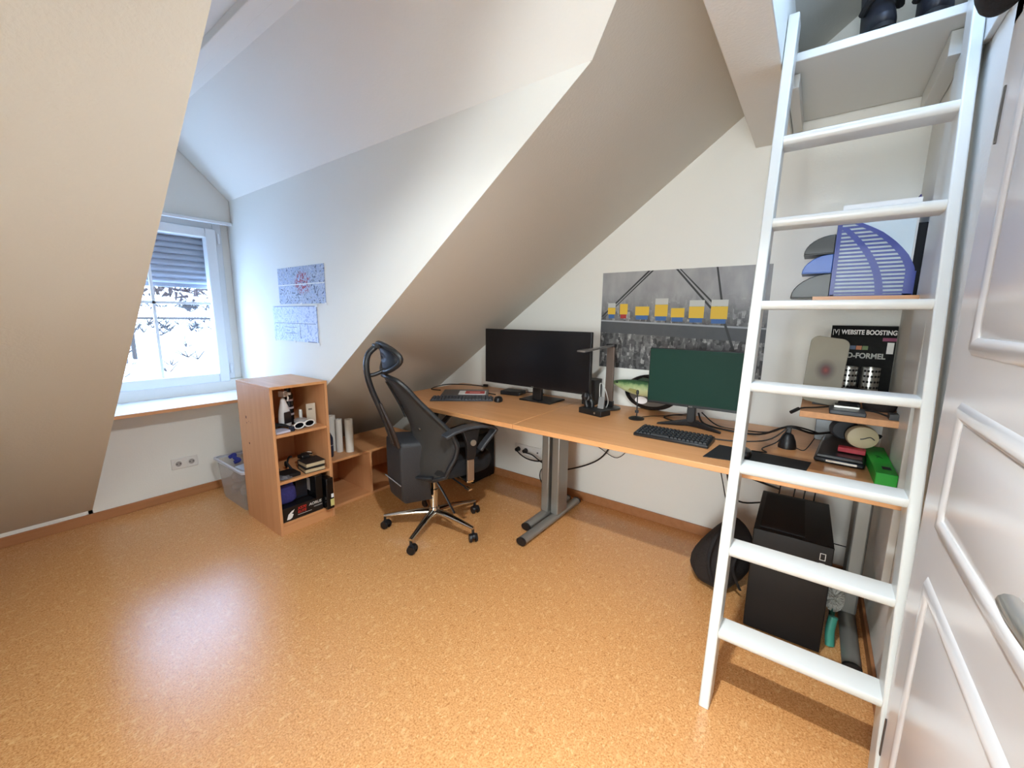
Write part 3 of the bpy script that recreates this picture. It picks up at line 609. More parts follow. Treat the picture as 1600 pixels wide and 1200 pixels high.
# mouse pad and mouse, laptop pile
tag(MB().prism([(3.165, -.765), (3.51, -.70), (3.525, -.575), (3.19, -.55)], 'z', ZD, ZD+.003).build('mouse_pad', mat('pad_black', (20, 22, 26), .6)), 'long black mouse pad at the front edge of the right desk', 'mouse pad')
m = MB(); m.lathe([(0, 0), (.028, 0), (.031, .012), (.026, .028), (.010, .036), (0, .037)], n=20)
ms = m.build('mouse', mat('mouse_black', (26, 26, 28), .25)); ms.scale = (1, 1.7, 1); ms.location = (3.295, -.655, ZD+.0035); ms.rotation_euler = (0, 0, math.radians(20)); tag(ms, 'black mouse lying on the long mouse pad behind the ladder', 'mouse')
cc = thing('cable_holder', 'black cone-shaped mouse cable holder standing behind the mouse pad', 'cable holder', (3.435, -.40, ZD))
MB().lathe([(0, 0), (.034, 0), (.035, .01), (.030, .035), (.020, .060), (.012, .066), (0, .067)]).build('body', BLACK, cc); B((-.010, -.008, .0665), (.010, .008, .092)).build('clip', BLACK, cc, bevel=.003)
# notebook / set of flat things at right end
nb = thing('laptop', 'thick black old laptop lying closed at the right end of the desk', 'laptop', (3.53, -.545, ZD), math.radians(-5))
m = MB(); m.rings([[(0, 0, .003), (.158, 0, .003), (.165, .34, .003), (.0, .34, .003)], [(0, .0, .022), (.158, .0, .022), (.165, .34, .034), (0, .34, .034)]]); m.build('base', BLACK, nb, bevel=.008)
m = MB(); m.rings([[(.004, .002, .0225), (.155, .002, .0225), (.162, .336, .0345), (.004, .336, .0345)], [(.010, .008, .036), (.149, .008, .036), (.156, .330, .048), (.010, .330, .048)]]); m.build('lid', mat('lid_black', (30, 29, 28), .3), nb, bevel=.004)
B((.04, -.0015, .010), (.135, -.0002, .018)).build('chrome_strip', CHROME, nb)
rd = B((0, 0, 0), (.085, .035, .018)).build('staple_box', mat('red_box', (165, 40, 52), .4, var=.3, vscale=60), bevel=.002); rd.location = (3.605, -.485, ZD+.042); rd.rotation_euler = (.03, 0, math.radians(-5)); tag(rd, 'small red and white box lying on the thick black laptop', 'box')
gb = thing('box', 'bright green flat box lying by the right wall at the end of the desk', 'box', (3.695, -.70, ZD))
GR = mat('bright_green', (30, 158, 44), .45)
MB().rings([[(.008, -.005, 0), (.0655, -.005, 0), (.0655, .38, 0), (.0, .38, 0)], [(.008, -.005, .045), (.0655, -.005, .045), (.0655, .38, .045), (0, .38, .045)]]).build('body', GR, gb, bevel=.002)
B((.030, .05, .0452), (.054, .085, .0458)).build('window', BLACKM, gb)
m = MB(); m.prism([(.025, .19), (.035, .21), (.045, .195), (.038, .23), (.025, .235), (.03, .21)], 'z', .0452, .0456); m.build('print', mat('dark_green', (20, 100, 34), .5), gb)
# headphones over the laptop
hp = thing('headphones', 'beige and black headphones lying on the thick black laptop in the niche', 'headphones', (3.672, -.43, ZD+.05), math.radians(12))
BEI = mat('beige_plastic', (186, 172, 140), .5)
m = MB(); m.rings([[(.052*k*math.cos(a), y, .055+.045*k*math.sin(a)) for a in [2*math.pi*i/28 for i in range(28)]] for y, k in ((-.035, .75), (-.03, .95), (-.01, 1.0), (.0, .96))]); m.build('ear_shell', BEI, hp)
m = MB(); m.rings([[(.05*k*math.cos(a), y, .055+.043*k*math.sin(a)) for a in [2*math.pi*i/28 for i in range(28)]] for y, k in ((.0005, .98), (.012, 1.0), (.02, .85))]); m.build('ear_pad', BLACKM, hp)
m = MB(); m.rings([[(-.035+.05*k*math.cos(a), y, .062+.043*k*math.sin(a)) for a in [2*math.pi*i/28 for i in range(28)]] for y, k in ((.05, .85), (.06, 1.0), (.08, 1.), (.085, .8))]); m.build('ear_shell', DGREY, hp)
m = MB(); m.tube([(.052, -.012, .055), (.066, .02, .06), (.05, .07, .05), (.0, .1, .055), (-.03, .085, .062)], .007, flat=.5); m.build('headband', BLACKM, hp)
m = MB(); m.tube([(-.01, -.0365, .05), (.0, -.0368, .052), (.02, -.0366, .06), (.035, -.034, .05)], .002, n=6); m.build('logo_line', DGREY, hp)
tag(B((3.53, -.16, ZD+.0), (3.64, -.13, ZD+.10)).build('metal_bracket', mat('grey_steel', (118, 120, 122), .35, .7), bevel=.002), 'grey metal plate standing at the wall behind the thick black laptop', 'plate')
tag(B((3.49, -.15, ZD+.102), (3.66, -.12, ZD+.106)).build('pen', BLACK), 'thin dark rod lying on top of the grey metal plate', 'pen')

# ---- cables on and under the right desk
def cable(lb, pts, r=.0035, nm='cable'): tag(MB().tube(pts, r).build(nm, CABLE), lb, 'cable')
z = ZD+.005
cable('thick black cable running from the green screen foot towards the cone holder', [(3.02, -.19, z+.05), (3.06, -.24, z+.01), (3.18, -.27, z), (3.32, -.29, z+.01), (3.43, -.385, z+.085), (3.52, -.33, z+.06), (3.60, -.22, z+.055)], .005)
cable('black cable running just behind the thickest one to the cone holder', [(3.03, -.16, z+.05), (3.12, -.20, z), (3.24, -.22, z), (3.36, -.30, z+.03), (3.44, -.37, z+.088), (3.55, -.28, z+.052)], .0035)
cable('thin black keyboard cable curling over the desk to the cone holder', [(2.95, -.505, z+.005), (2.97, -.455, z+.005), (3.08, -.47, z), (3.22, -.46, z), (3.36, -.42, z+.02), (3.43, -.40, z+.085)], .003)
cable('black mouse cable hanging from the cone holder to the mouse pad', [(3.43, -.415, z+.08), (3.40, -.46, z+.03), (3.35, -.50, z), (3.37, -.55, z), (3.32, -.60, z+.01)], .0025)
cable('black cable loop on the desk left of the green screen foot', [(2.99, -.11, z+.06), (2.95, -.10, z+.02), (2.87, -.13, z+.005), (2.84, -.19, z), (2.90, -.24, z), (2.98, -.26, z)], .0035)
cable('thin brown cable trailing from the microphone along the wall', [(2.73, -.29, z), (2.77, -.22, z), (2.83, -.16, z), (2.88, -.10, z), (2.95, -.07, z)], .002)
cable('thin cable between the cone holder and the thick laptop', [(3.47, -.40, z), (3.50, -.41, z), (3.53, -.37, z+.05)], .002)
cable('thick black cable hanging from the desk beside the middle desk legs', [(2.56, -.10, .70), (2.52, -.07, .55), (2.43, -.06, .38), (2.30, -.05, .28), (2.12, -.05, .20)], .005)
cable('thin black cable sagging beside the middle desk legs', [(2.62, -.08, .70), (2.61, -.06, .5), (2.52, -.04, .38), (2.40, -.04, .42), (2.31, -.04, .46), (2.18, -.04, .48)], .0025)
cable('small cable loop peeking out under the front of the right desk', [(2.78, -.3, .70), (2.82, -.32, .66), (2.88, -.33, .66), (2.92, -.31, .70)], .0025)
cable('thin cable hanging down behind the left ladder stile', [(3.19, -.5, .70), (3.18, -.42, .6), (3.20, -.35, .45), (3.22, -.3, .3), (3.22, -.28, .03)], .0025)
cable('thick black cable running from under the desk to the computer tower', [(3.20, -.62, .70), (3.26, -.52, .62), (3.33, -.42, .56), (3.42, -.22, .47)], .005)
cable('black cable sagging low behind the ladder to the computer tower', [(3.22, -.55, .68), (3.24, -.52, .55), (3.28, -.45, .45), (3.36, -.215, .38)], .004)
for i, (xa, lb) in enumerate(((3.44, 'leftmost'), (3.50, 'second from the left'), (3.54, 'third from the left'), (3.58, 'rightmost'))):
    cable('thin black cable arching from the computer tower to the desk, '+lb, [(xa-.02, -.20, .40), (xa-.01, -.16, .52), (xa+.02, -.15, .60), (xa+.03, -.20, .70)], .003)
cable('thin black cable from the computer tower to the right desk leg', [(3.632, -.30, .30), (3.67, -.28, .29), (3.72, -.28, .29)], .0025)

# ---- computer tower
PCB = mat('black_case', (9, 9, 10), .45, spec=.3)
pc = thing('computer_tower', 'black computer tower standing on the floor behind the ladder', 'computer', (3.365, -.69, 0), math.radians(1))
B((0, .012, .012), (.262, .46, .45)).build('case', PCB, pc, bevel=.003)
B((0, 0, .01), (.262, .0115, .452)).build('front_panel', mat('case_front', (12, 11, 11), .3, spec=.3), pc, bevel=.003)
B((.02, .03, .4502), (.17, .43, .4525)).build('top_vent', BLACKM, pc)
for x, y in ((.02, .04), (.24, .04), (.02, .43), (.24, .43)): MB().cyl((x, y, 0), (x, y, .012), .014, n=12).build('foot', BLACKM, pc)
for z0, hh in ((.392, .028), (.362, .018)):
    m = MB()
    for a, b in (((.222, z0), (.240, z0+.002)), ((.222, z0+hh-.002), (.240, z0+hh)), ((.222, z0), (.224, z0+hh)), ((.238, z0), (.240, z0+hh))): m.box((a[0], -.0012, a[1]), (b[0], -.0002, b[1]))
    m.build('port_outline', PAPER, pc)
# backpack
bp_ = thing('backpack', 'dark brown backpack slumped on the floor left of the computer tower', 'bag', (3.218, -.40, 0), .2); bp_.scale = (.85, .9, .84)
m = MB(); rs = []
for z, rx, ry, dx in ((.0, .10, .12, -.02), (.05, .15, .16, -.02), (.14, .155, .16, 0), (.24, .13, .12, .03), (.32, .095, .09, .05), (.38, .05, .05, .06), (.40, .01, .02, .06)):
    rs.append([(dx+rx*(1+.10*math.sin(3*a+z*9))*math.cos(a), ry*(1+.08*math.sin(4*a+z*7))*math.sin(a), z) for a in [2*math.pi*i/28 for i in range(28)]])
m.rings(rs).build('body', mat('brown_canvas', (32, 24, 20), .9, bump=.6, bscale=60), bp_, sub=1)
m = MB(); m.tube([(.02, -.06, .385), (-.04, -.12, .33), (-.07, -.165, .2), (-.04, -.17, .08)], .012, flat=.4); m.build('strap', mat('strap_dark', (24, 20, 20), .9), bp_)
m = MB(); m.tube([(.10, -.10, .30), (.05, -.17, .20), (.1, -.15, .06)], .010, flat=.4); m.build('strap', mat('strap_dark', (24, 20, 20), .9), bp_)
# duster + teal roll
dus = thing('duster', 'fluffy white duster head standing on the floor right of the computer tower', 'duster', (3.665, -.47, 0))
m = MB(); 
for k in range(260):
    a = random.uniform(0, 6.28); b = math.acos(random.uniform(-1, 1)); v = Vector((math.sin(b)*math.cos(a), math.sin(b)*math.sin(a), math.cos(b)))
    c0 = Vector((0, 0, .14)); v = Vector((v.x*.035, v.y*.045, v.z*.06)); m.cyl(c0+v*.3, c0+v, .008, .003, n=5)
m.build('fluff', mat('fluff_white', (196, 194, 186), .95), dus); MB().cyl((0, 0, 0), (0, 0, .10), .010).build('handle', mat('teal_plastic', (60, 140, 122), .5), dus)
tag(MB().tube([(3.662, -.60, .004), (3.657, -.59, .06), (3.662, -.575, .115)], .017, n=12, flat=.8).build('rolled_bag', mat('teal_plastic', (60, 140, 122), .5)), 'teal rolled plastic bag standing beside the computer tower', 'bag')
# black box under left desk
bb = thing('subwoofer', 'black box-shaped cabinet standing under the left desk behind the chair', 'cabinet', (1.15, -.285, 0))
B((0, 0, .012), (.325, .255, .385)).build('cabinet', PCB, bb, bevel=.004)
for x, y in ((.03, .03), (.295, .03), (.03, .22), (.295, .22)): MB().cyl((x, y, 0), (x, y, .012), .015, n=12).build('foot', BLACKM, bb)

# ================================================================== SOCKETS
SOCK = mat('socket_white', (228, 224, 218), .35)
def socket(parent, c, axis, r=.024):
    cx_, cy_, cz_ = c
    if axis == 'x':
        m = MB(); m.cyl((cx_, cy_, cz_), (cx_+.004, cy_, cz_), r+.004, n=24); m.build('socket_ring', SOCK, parent)
        m = MB(); m.cyl((cx_+.0042, cy_, cz_), (cx_+.0046, cy_, cz_), r*.75, n=24); m.build('socket_well', mat('well_grey', (165, 158, 152), .5), parent)
        m = MB()
        for dy in (-.0095, .0095): m.cyl((cx_+.0047, cy_+dy, cz_), (cx_+.0052, cy_+dy, cz_), .0035, n=10)
        m.build('pin_hole', BLACKM, parent)
sk = thing('power_socket', 'double white wall socket under the window sill', 'socket', (0, -1.678, .252))
B((.0005, -.076, -.038), (.010, .076, .038)).build('plate', SOCK, sk, bevel=.003)
for y in (-.037, .037): socket(sk, (.0105, y, 0), 'x')
sk = thing('power_socket', 'white triple wall socket under the desk with two black plugs in it', 'socket', (1.775, 0, .268))
B((-.11, -.010, -.038), (.135, -.0005, .038)).build('plate', SOCK, sk, bevel=.003)
for x in (-.07, 0, .07): MB().cyl((x, -.0105, 0), (x, -.013, 0), .026, n=24).build('socket_ring', SOCK, sk)
m = MB(); m.cyl((.105, -.0105, 0), (.105, -.0125, 0), .006, n=10); m.build('hole', BLACKM, sk)
cable('black plug and cable in the left socket under the desk', [(1.705, -.014, .268), (1.72, -.05, .26), (1.80, -.055, .225), (1.90, -.05, .22), (2.0, -.05, .25), (2.10, -.06, .26)], .005, 'power_cable')
cable('black plug and cable in the middle socket under the desk', [(1.775, -.014, .268), (1.79, -.05, .266), (1.86, -.055, .262), (1.95, -.06, .225), (2.02, -.07, .22)], .005, 'power_cable')
cable('black cable looping down to the middle desk legs', [(2.02, -.07, .22), (1.94, -.05, .16), (1.93, -.04, .08), (1.99, -.04, .02), (2.10, -.05, .015)], .004)
for x, lb in ((1.705, 'left'), (1.775, 'middle')):
    tag(MB().cyl((x, -.0135, .268), (x, -.045, .268), .019, .014, n=18).build('plug', BLACK), 'round black plug in the %s socket under the desk' % lb, 'plug')

# ================================================================== POSTER and papers
po = thing('poster', 'wide grey city poster with a row of yellow and blue figures above a dark bar', 'poster', (2.345, -.0005, .971))
pm = bpy.data.materials.new('poster_print'); pm.use_nodes = True; nt = pm.node_tree; b_ = nt.nodes['Principled BSDF']; b_.inputs['Roughness'].default_value = .6; L = nt.links.new
tc = nt.nodes.new('ShaderNodeTexCoord'); sp = nt.nodes.new('ShaderNodeSeparateXYZ'); L(tc.outputs['Object'], sp.inputs[0])
mpp = nt.nodes.new('ShaderNodeMapping'); mpp.inputs['Scale'].default_value = (1, 0, .5); L(tc.outputs['Object'], mpp.inputs[0])
vo = nt.nodes.new('ShaderNodeTexVoronoi'); vo.distance = 'CHEBYCHEV'; vo.inputs['Scale'].default_value = 55; L(mpp.outputs[0], vo.inputs['Vector'])
no = nt.nodes.new('ShaderNodeTexNoise'); no.inputs['Scale'].default_value = 45; no.inputs['Detail'].default_value = 6; L(tc.outputs['Object'], no.inputs['Vector'])
mxx = nt.nodes.new('ShaderNodeMix'); mxx.inputs[0].default_value = .45; L(vo.outputs['Color'], mxx.inputs[3]) if False else None
sep = nt.nodes.new('ShaderNodeSeparateColor'); L(vo.outputs['Color'], sep.inputs[0])
ad = nt.nodes.new('ShaderNodeMath'); ad.operation = 'ADD'; L(sep.outputs[0], ad.inputs[0]); L(no.outputs['Fac'], ad.inputs[1])
rc = ramp(nt, [(.35, (52, 51, 52)), (.8, (112, 111, 110)), (1.0, (178, 176, 172))]); hv = nt.nodes.new('ShaderNodeMath'); hv.operation = 'MULTIPLY'; hv.inputs[1].default_value = .62; L(ad.outputs[0], hv.inputs[0]); L(hv.outputs[0], rc.inputs[0])
n2 = nt.nodes.new('ShaderNodeTexNoise'); n2.inputs['Scale'].default_value = 9; n2.inputs['Detail'].default_value = 7; L(mpp.outputs[0], n2.inputs['Vector'])
rs_ = ramp(nt, [(.3, (138, 138, 140)), (.7, (172, 171, 170))]); L(n2.outputs['Fac'], rs_.inputs[0])
mr = nt.nodes.new('ShaderNodeMapRange'); mr.inputs[1].default_value = .27; mr.inputs[2].default_value = .47; L(sp.outputs['Z'], mr.inputs[0])
mx = nt.nodes.new('ShaderNodeMix'); mx.data_type = 'RGBA'; L(mr.outputs[0], mx.inputs[0]); L(rc.outputs[0], mx.inputs[6]); L(rs_.outputs[0], mx.inputs[7]); L(mx.outputs[2], b_.inputs['Base Color'])
B((0, -.002, 0), (.93, 0, .60)).build('sheet', pm, po)
DK = mat('print_dark', (78, 80, 82), .6, var=.15, vscale=20); DK2 = mat('print_black', (48, 49, 50), .6)
MB().prism([(0, .225), (.93, .195), (.93, .265), (0, .295)], 'y', -.0026, -.0021).build('printed_bar', DK, po)
MB().prism([(0, .295), (.93, .265), (.93, .275), (0, .305)], 'y', -.0026, -.0021).build('printed_bar', mat('print_pale', (160, 162, 164), .6), po)
m = MB()
for pts in ([(0, .325), (.012, .325), (.305, .60), (.29, .60)], [(0, .300), (.012, .308), (.325, .60), (.312, .60)], [(.45, .60), (.463, .60), (.665, .375), (.65, .375)], [(.47, .60), (.478, .60), (.69, .385), (.676, .385)], [(.665, .60), (.674, .60), (.735, .30), (.80, .13), (.785, .13), (.722, .30)]):
    m.prism(pts, 'y', -.0029, -.0022)
m.build('printed_line', DK2, po)
YE = mat('print_yellow', (226, 184, 58), .6); BU = mat('print_blue', (62, 102, 158), .6); LG = mat('print_light', (198, 198, 192), .6); RD = mat('print_red', (170, 50, 46), .6)
# plain stand-in for the printed figures: simple colour tiles of the same size and colours
for i, (x, w, z0, h) in enumerate(((.045, .05, .315, .085), (.125, .05, .315, .115), (.225, .085, .31, .10), (.345, .075, .305, .12), (.44, .075, .30, .10), (.54, .08, .297, .115), (.655, .085, .293, .12))):
    g_ = MB(); g_.box((x, -.0036, z0+.025), (x+w, -.003, z0+h*.78)); g_.build('printed_tile', YE, po)
    B((x+.006, -.0036, z0), (x+w-.006, -.003, z0+.0245)).build('printed_tile', RD if i == 1 else BU, po)
    if i in (0, 3, 5, 6): B((x, -.0036, z0+h*.79), (x+w, -.003, z0+h+.01)).build('printed_tile', LG, po)
def collage(name, c0, c1, c2, red):
    m = bpy.data.materials.new(name); m.use_nodes = True; nt = m.node_tree; b = nt.nodes['Principled BSDF']; b.inputs['Roughness'].default_value = .6; L = nt.links.new
    tc = nt.nodes.new('ShaderNodeTexCoord'); n = nt.nodes.new('ShaderNodeTexNoise'); n.inputs['Scale'].default_value = 22; n.inputs['Detail'].default_value = 3; n.inputs['Distortion'].default_value = 2.5; L(tc.outputs['Object'], n.inputs['Vector'])
    r = ramp(nt, [(.36, c0), (.47, c1), (.53, c2), (.6, c1), (.7, c0)]); L(n.outputs['Fac'], r.inputs[0])
    if red:
        mp = nt.nodes.new('ShaderNodeMapping'); mp.inputs['Location'].default_value = (-.32*9, 0, -.13*12); mp.inputs['Scale'].default_value = (9, 0, 12); g = nt.nodes.new('ShaderNodeTexGradient'); g.gradient_type = 'SPHERICAL'; L(tc.outputs['Object'], mp.inputs[0]); L(mp.outputs[0], g.inputs[0])
        n2 = nt.nodes.new('ShaderNodeTexNoise'); n2.inputs['Scale'].default_value = 30; n2.inputs['Distortion'].default_value = 2; L(tc.outputs['Object'], n2.inputs['Vector'])
        r2_ = ramp(nt, [(.5, (0, 0, 0)), (.56, (255, 255, 255))]); L(n2.outputs['Fac'], r2_.inputs[0]); mu = nt.nodes.new('ShaderNodeMath'); mu.operation = 'MULTIPLY'; L(r2_.outputs[0], mu.inputs[0]); L(g.outputs[1], mu.inputs[1]); m2_ = nt.nodes.new('ShaderNodeMath'); m2_.operation = 'MULTIPLY'; m2_.use_clamp = True; m2_.inputs[1].default_value = 3; L(mu.outputs[0], m2_.inputs[0])
        mx = nt.nodes.new('ShaderNodeMix'); mx.data_type = 'RGBA'; mx.inputs[7].default_value = lin((150, 40, 60)); L(m2_.outputs[0], mx.inputs[0]); L(r.outputs[0], mx.inputs[6]); L(mx.outputs[2], b.inputs['Base Color'])
    else: L(r.outputs[0], b.inputs['Base Color'])
    return m
p1 = thing('drawing', 'upper blue and black graffiti-like print taped to the dormer wall, with red in it', 'drawing', (.535, YR, 1.356), 0, 'prints taped to the dormer wall')
B((0, -.003, 0), (.58, -.0005, .231)).build('sheet', collage('print_one', (62, 76, 110), (205, 212, 226), (112, 134, 182), True), p1)
B((.0, -.0036, .118), (.58, -.0032, .124)).build('white_seam', PAPER, p1)
for x, z in ((-.008, -.008), (.57, -.01), (.28, -.008)): B((x, -.0045, z), (x+.022, -.0037, z+.014)).build('tape', PAPER, p1)
p2 = thing('drawing', 'lower pale blue brick-like print taped to the dormer wall', 'drawing', (.425, YR, 1.113), 0, 'prints taped to the dormer wall')
B((0, -.003, 0), (.58, -.0005, .229)).build('sheet', collage('print_two', (150, 168, 212), (196, 208, 234), (216, 224, 242), False), p2)
m = MB()
for a, b in (((.03, .224), (.56, .228)), ((.02, .115), (.56, .118)), ((.36, .02), (.364, .115)), ((.15, .05), (.32, .053)), ((.15, .09), (.32, .093)), ((.45, .0), (.56, .005)), ((.576, 0), (.58, .22))): m.box((a[0], -.0036, a[1]), (b[0], -.0031, b[1]))
m.build('drawn_line', mat('ink_blue', (92, 104, 140), .6), p2)
for x, z in ((-.012, -.01), (.57, -.014), (-.015, .215), (.27, -.01), (.57, .222)): B((x, -.0045, z), (x+.024, -.0037, z+.015)).build('tape', PAPER, p2)

# ================================================================== BOOKCASE
bx0, bx1, by0, by1, bz = .64, 1.09, -1.537, -1.203, .888
bc = thing('bookcase', 'narrow beech bookcase with three open compartments standing under the prints', 'bookcase', (bx0, by0, 0))
D_, Wd = bx1-bx0, by1-by0; t = .016
B((0, 0, 0), (D_, t, bz-t)).build('side_panel', BEECHV, bc, bevel=.001); B((0, Wd-t, 0), (D_, Wd, bz-t)).build('side_panel', BEECHV, bc, bevel=.001)
B((0, 0, bz-t), (D_+.002, Wd, bz)).build('top_panel', BEECH, bc, bevel=.001)
for z in (.07, .325, .605): B((.006, t, z-t), (D_-.006, Wd-t, z)).build('shelf', BEECHY, bc, bevel=.001)
B((D_-.02, t, 0), (D_-.006, Wd-t, .053)).build('plinth', BEECHY, bc); B((0, t, .02), (.005, Wd-t, bz-t)).build('back_panel', BEECHV, bc)
m = MB()
for x, z, sxx, szz in ((.10, .66, .012, .016), (.105, .63, .008, .006), (.14, .645, .004, .004), (.16, .64, .005, .003), (.115, .50, .012, .012)): m.box((x, -.0006, z), (x+sxx, -.0001, z+szz))
m.build('paint_chip', mat('chip_brown', (96, 52, 36), .7), bc)
# contents, top compartment
Z1 = .6055; X = bx0; Y = by0
sp_ = thing('spray_bottle', 'white trigger spray bottle with dark label in the top compartment', 'bottle', (.93, -1.395, Z1), math.radians(20))
m = MB(); rs = []
for z, rx, ry, dx in ((0, .026, .038, 0), (.01, .03, .042, 0), (.09, .03, .040, 0), (.13, .024, .026, .0), (.16, .014, .016, -.004), (.185, .012, .014, -.006)):
    rs.append([(dx+rx*math.cos(a), ry*math.sin(a), z) for a in [2*math.pi*i/20 for i in range(20)]])
m.rings(rs).build('body', mat('white_bottle', (232, 230, 228), .35), sp_, sub=1)
B((.026, -.03, .03), (.0325, .02, .10)).build('label_sticker', mat('label_dark', (44, 36, 36), .4), sp_, bevel=.003)
m = MB(); m.box((-.022, -.014, .19), (.018, .014, .225)); m.box((.018, -.007, .205), (.055, .007, .22)); m.tube([(.03, 0, .205), (.036, 0, .185), (.03, 0, .165)], .005); m.build('trigger_head', mat('white_bottle', (232, 230, 228), .35), sp_, bevel=.004)
ca = thing('spray_can', 'black aerosol can with pale bands behind the white spray bottle', 'can', (.87, -1.34, Z1))
MB().lathe([(0, 0), (.027, 0), (.028, .005), (.028, .19), (.020, .205), (.018, .21), (.018, .235), (0, .237)]).build('body', mat('can_black', (24, 24, 28), .25), ca)
for z in (.06, .10, .15): MB().lathe([(.0282, z), (.0287, z), (.0287, z+.012), (.0282, z+.012)]).build('printed_band', mat('band_pale', (190, 176, 178), .4), ca)
tub = thing('tin', 'round grey tin with pale lid in front of the spray bottle', 'tin', (1.0, -1.335, Z1))
MB().lathe([(0, 0), (.033, 0), (.034, .035), (0, .036)]).build('body', mat('tin_brown', (92, 80, 74), .4), tub); MB().lathe([(0, .0362), (.036, .0362), (.036, .05), (.033, .053), (0, .0535)]).build('lid', mat('tin_lid', (170, 166, 164), .35), tub)
tag(MB().lathe([(0, 0), (.010, 0), (.010, .09), (.007, .093), (0, .094)], (.93, -1.298, Z1), 16).build('glue_stick', mat('glue_white', (228, 226, 222), .4)), 'thin white tube between the black can and the printed card', 'tube')
cb = thing('price_tag_card', 'upright beige printed card at the right side of the top compartment', 'card', (.985, -1.285, Z1), math.radians(-8))
B((0, -.004, 0), (.004, .05, .135)).build('card', mat('beige_card', (196, 184, 166), .7), cb); B((.0042, .008, .095), (.0048, .03, .105)).build('print', mat('print_grey', (110, 100, 90), .7), cb)
sg = thing('sunglasses', 'white sunglasses with dark lenses lying at the front of the top compartment', 'glasses', (1.045, -1.335, Z1+.006), math.radians(8))
WR = mat('white_frame', (235, 233, 230), .25)
for s in (-1, 1):
    m = MB(); m.tube([(0, s*.034+.028*math.cos(a)*1.15, .020+.019*math.sin(a)) for a in [2*math.pi*i/16 for i in range(17)]], .0042, n=8, smooth=False); m.build('rim', WR, sg)
    m = MB(); m.rings([[(x_, s*.034+.028*math.cos(a)*1.12, .020+.018*math.sin(a)) for a in [2*math.pi*i/24 for i in range(24)]] for x_ in (-.001, .001)]); m.build('lens', mat('lens_black', (18, 20, 24), .1), sg)
    m = MB(); m.tube([(0, s*.066, .026), (-.03, s*.064, .022), (-.055, s*.058, .006)], .003, n=8); m.build('temple', WR, sg)
MB().tube([(0, -.006, .028), (.003, 0, .032), (0, .006, .028)], .004).build('bridge', WR, sg)
m = MB()
for a in range(4): m.tube([(1.03-a*.02, -1.51, Z1+.02+a*.006), (1.0-a*.02, -1.47, Z1+.035), (1.01-a*.015, -1.43, Z1+.03), (1.04-a*.02, -1.40, Z1+.015)], .006)
tag(m.build('cable', BLACKM), 'tangle of black cable at the left of the top compartment', 'cable')
m = B((0, 0, 0), (.09, .085, .012)).build('notepad', mat('pale_lilac', (205, 202, 220), .6), bevel=.002); m.location = (.975, -1.515, Z1); m.rotation_euler = (0, 0, .1); tag(m, 'pale lilac notepad under the black cable in the top compartment', 'notepad')
tag(B((1.03, -1.425, Z1), (1.06, -1.40, Z1+.03)).build('lighter', mat('navy_plastic', (24, 34, 54), .4), bevel=.004), 'small dark blue block left of the sunglasses', 'block')
# middle compartment
Z2 = .3255
def book(lb, loc, rz, dx, dy, h, col, mn):
    o = thing('book', lb, 'book', loc, rz, 'books in the middle compartment')
    B((.003, .003, .003), (dx-.002, dy-.003, h-.003)).build('pages', mat('page_cream', (206, 186, 150), .8), o)
    m = MB(); m.box((0, 0, 0), (dx, dy, .003)); m.box((0, 0, h-.003), (dx, dy, h)); m.box((0, 0, .003), (.003, dy, h-.003)); m.build('cover', mat(mn, col, .5), o); return o
book('lower black book with cream pages at the right of the middle compartment', (.94, -1.345, Z2), -.12, .125, .12, .026, (26, 20, 22), 'cover_black')
book('black leather notebook topmost of the book stack in the middle compartment', (.93, -1.34, Z2+.027), -.05, .12, .12, .028, (38, 34, 33), 'cover_leather')
cm = thing('camera', 'small black camera lying on the books in the middle compartment', 'camera', (.91, -1.33, Z2+.056), .2)
B((0, 0, 0), (.05, .075, .024)).build('body', BLACK, cm, bevel=.004); MB().cyl((.05, .055, .012), (.062, .055, .012), .011, n=18).build('lens', CHROME, cm)
tag(MB().tube([(.90, -1.30, Z2+.082), (.92, -1.28, Z2+.09), (.94, -1.255, Z2+.086), (.93, -1.24, Z2+.075)], .006).build('key_ring', CHROME), 'shiny metal ring lying behind the small camera', 'ring')
tag(B((.95, -1.49, Z2), (1.06, -1.385, Z2+.022)).build('wallet', mat('wallet_black', (20, 16, 18), .6), bevel=.004), 'flat black wallet at the front of the middle compartment', 'wallet')
m = MB(); m.tube([(.90, -1.40, Z2+.03), (.93, -1.41, Z2+.06), (.96, -1.40, Z2+.03), (.97, -1.39, Z2+.01)], .007); m.tube([(.89, -1.39, Z2+.01), (.90, -1.38, Z2+.07), (.93, -1.375, Z2+.085)], .006); tag(m.build('strap', BLACKM), 'black strap hanging beside the stack of books', 'strap')
m = MB(); m.lathe([(0, 0), (.03, 0), (.032, .02), (.02, .035), (0, .04)], (.90, -1.47, Z2), 16); m.tube([(.86, -1.5, Z2+.01), (.90, -1.5, Z2+.05), (.94, -1.46, Z2+.045)], .007); tag(m.build('watch', mat('dull_brown', (78, 66, 62), .45)), 'brown-grey wristwatch behind the black wallet', 'watch')
m = MB()
for a in range(5): m.tube([(1.05-a*.008, -1.515+a*.004, Z2+.006+a*.004), (1.07, -1.48, Z2+.008+a*.004), (1.06-a*.01, -1.44+a*.006, Z2+.006)], .005)
tag(m.build('charging_cable', mat('grey_cable', (98, 96, 104), .5)), 'grey coiled cable at the front left of the middle compartment', 'cable')
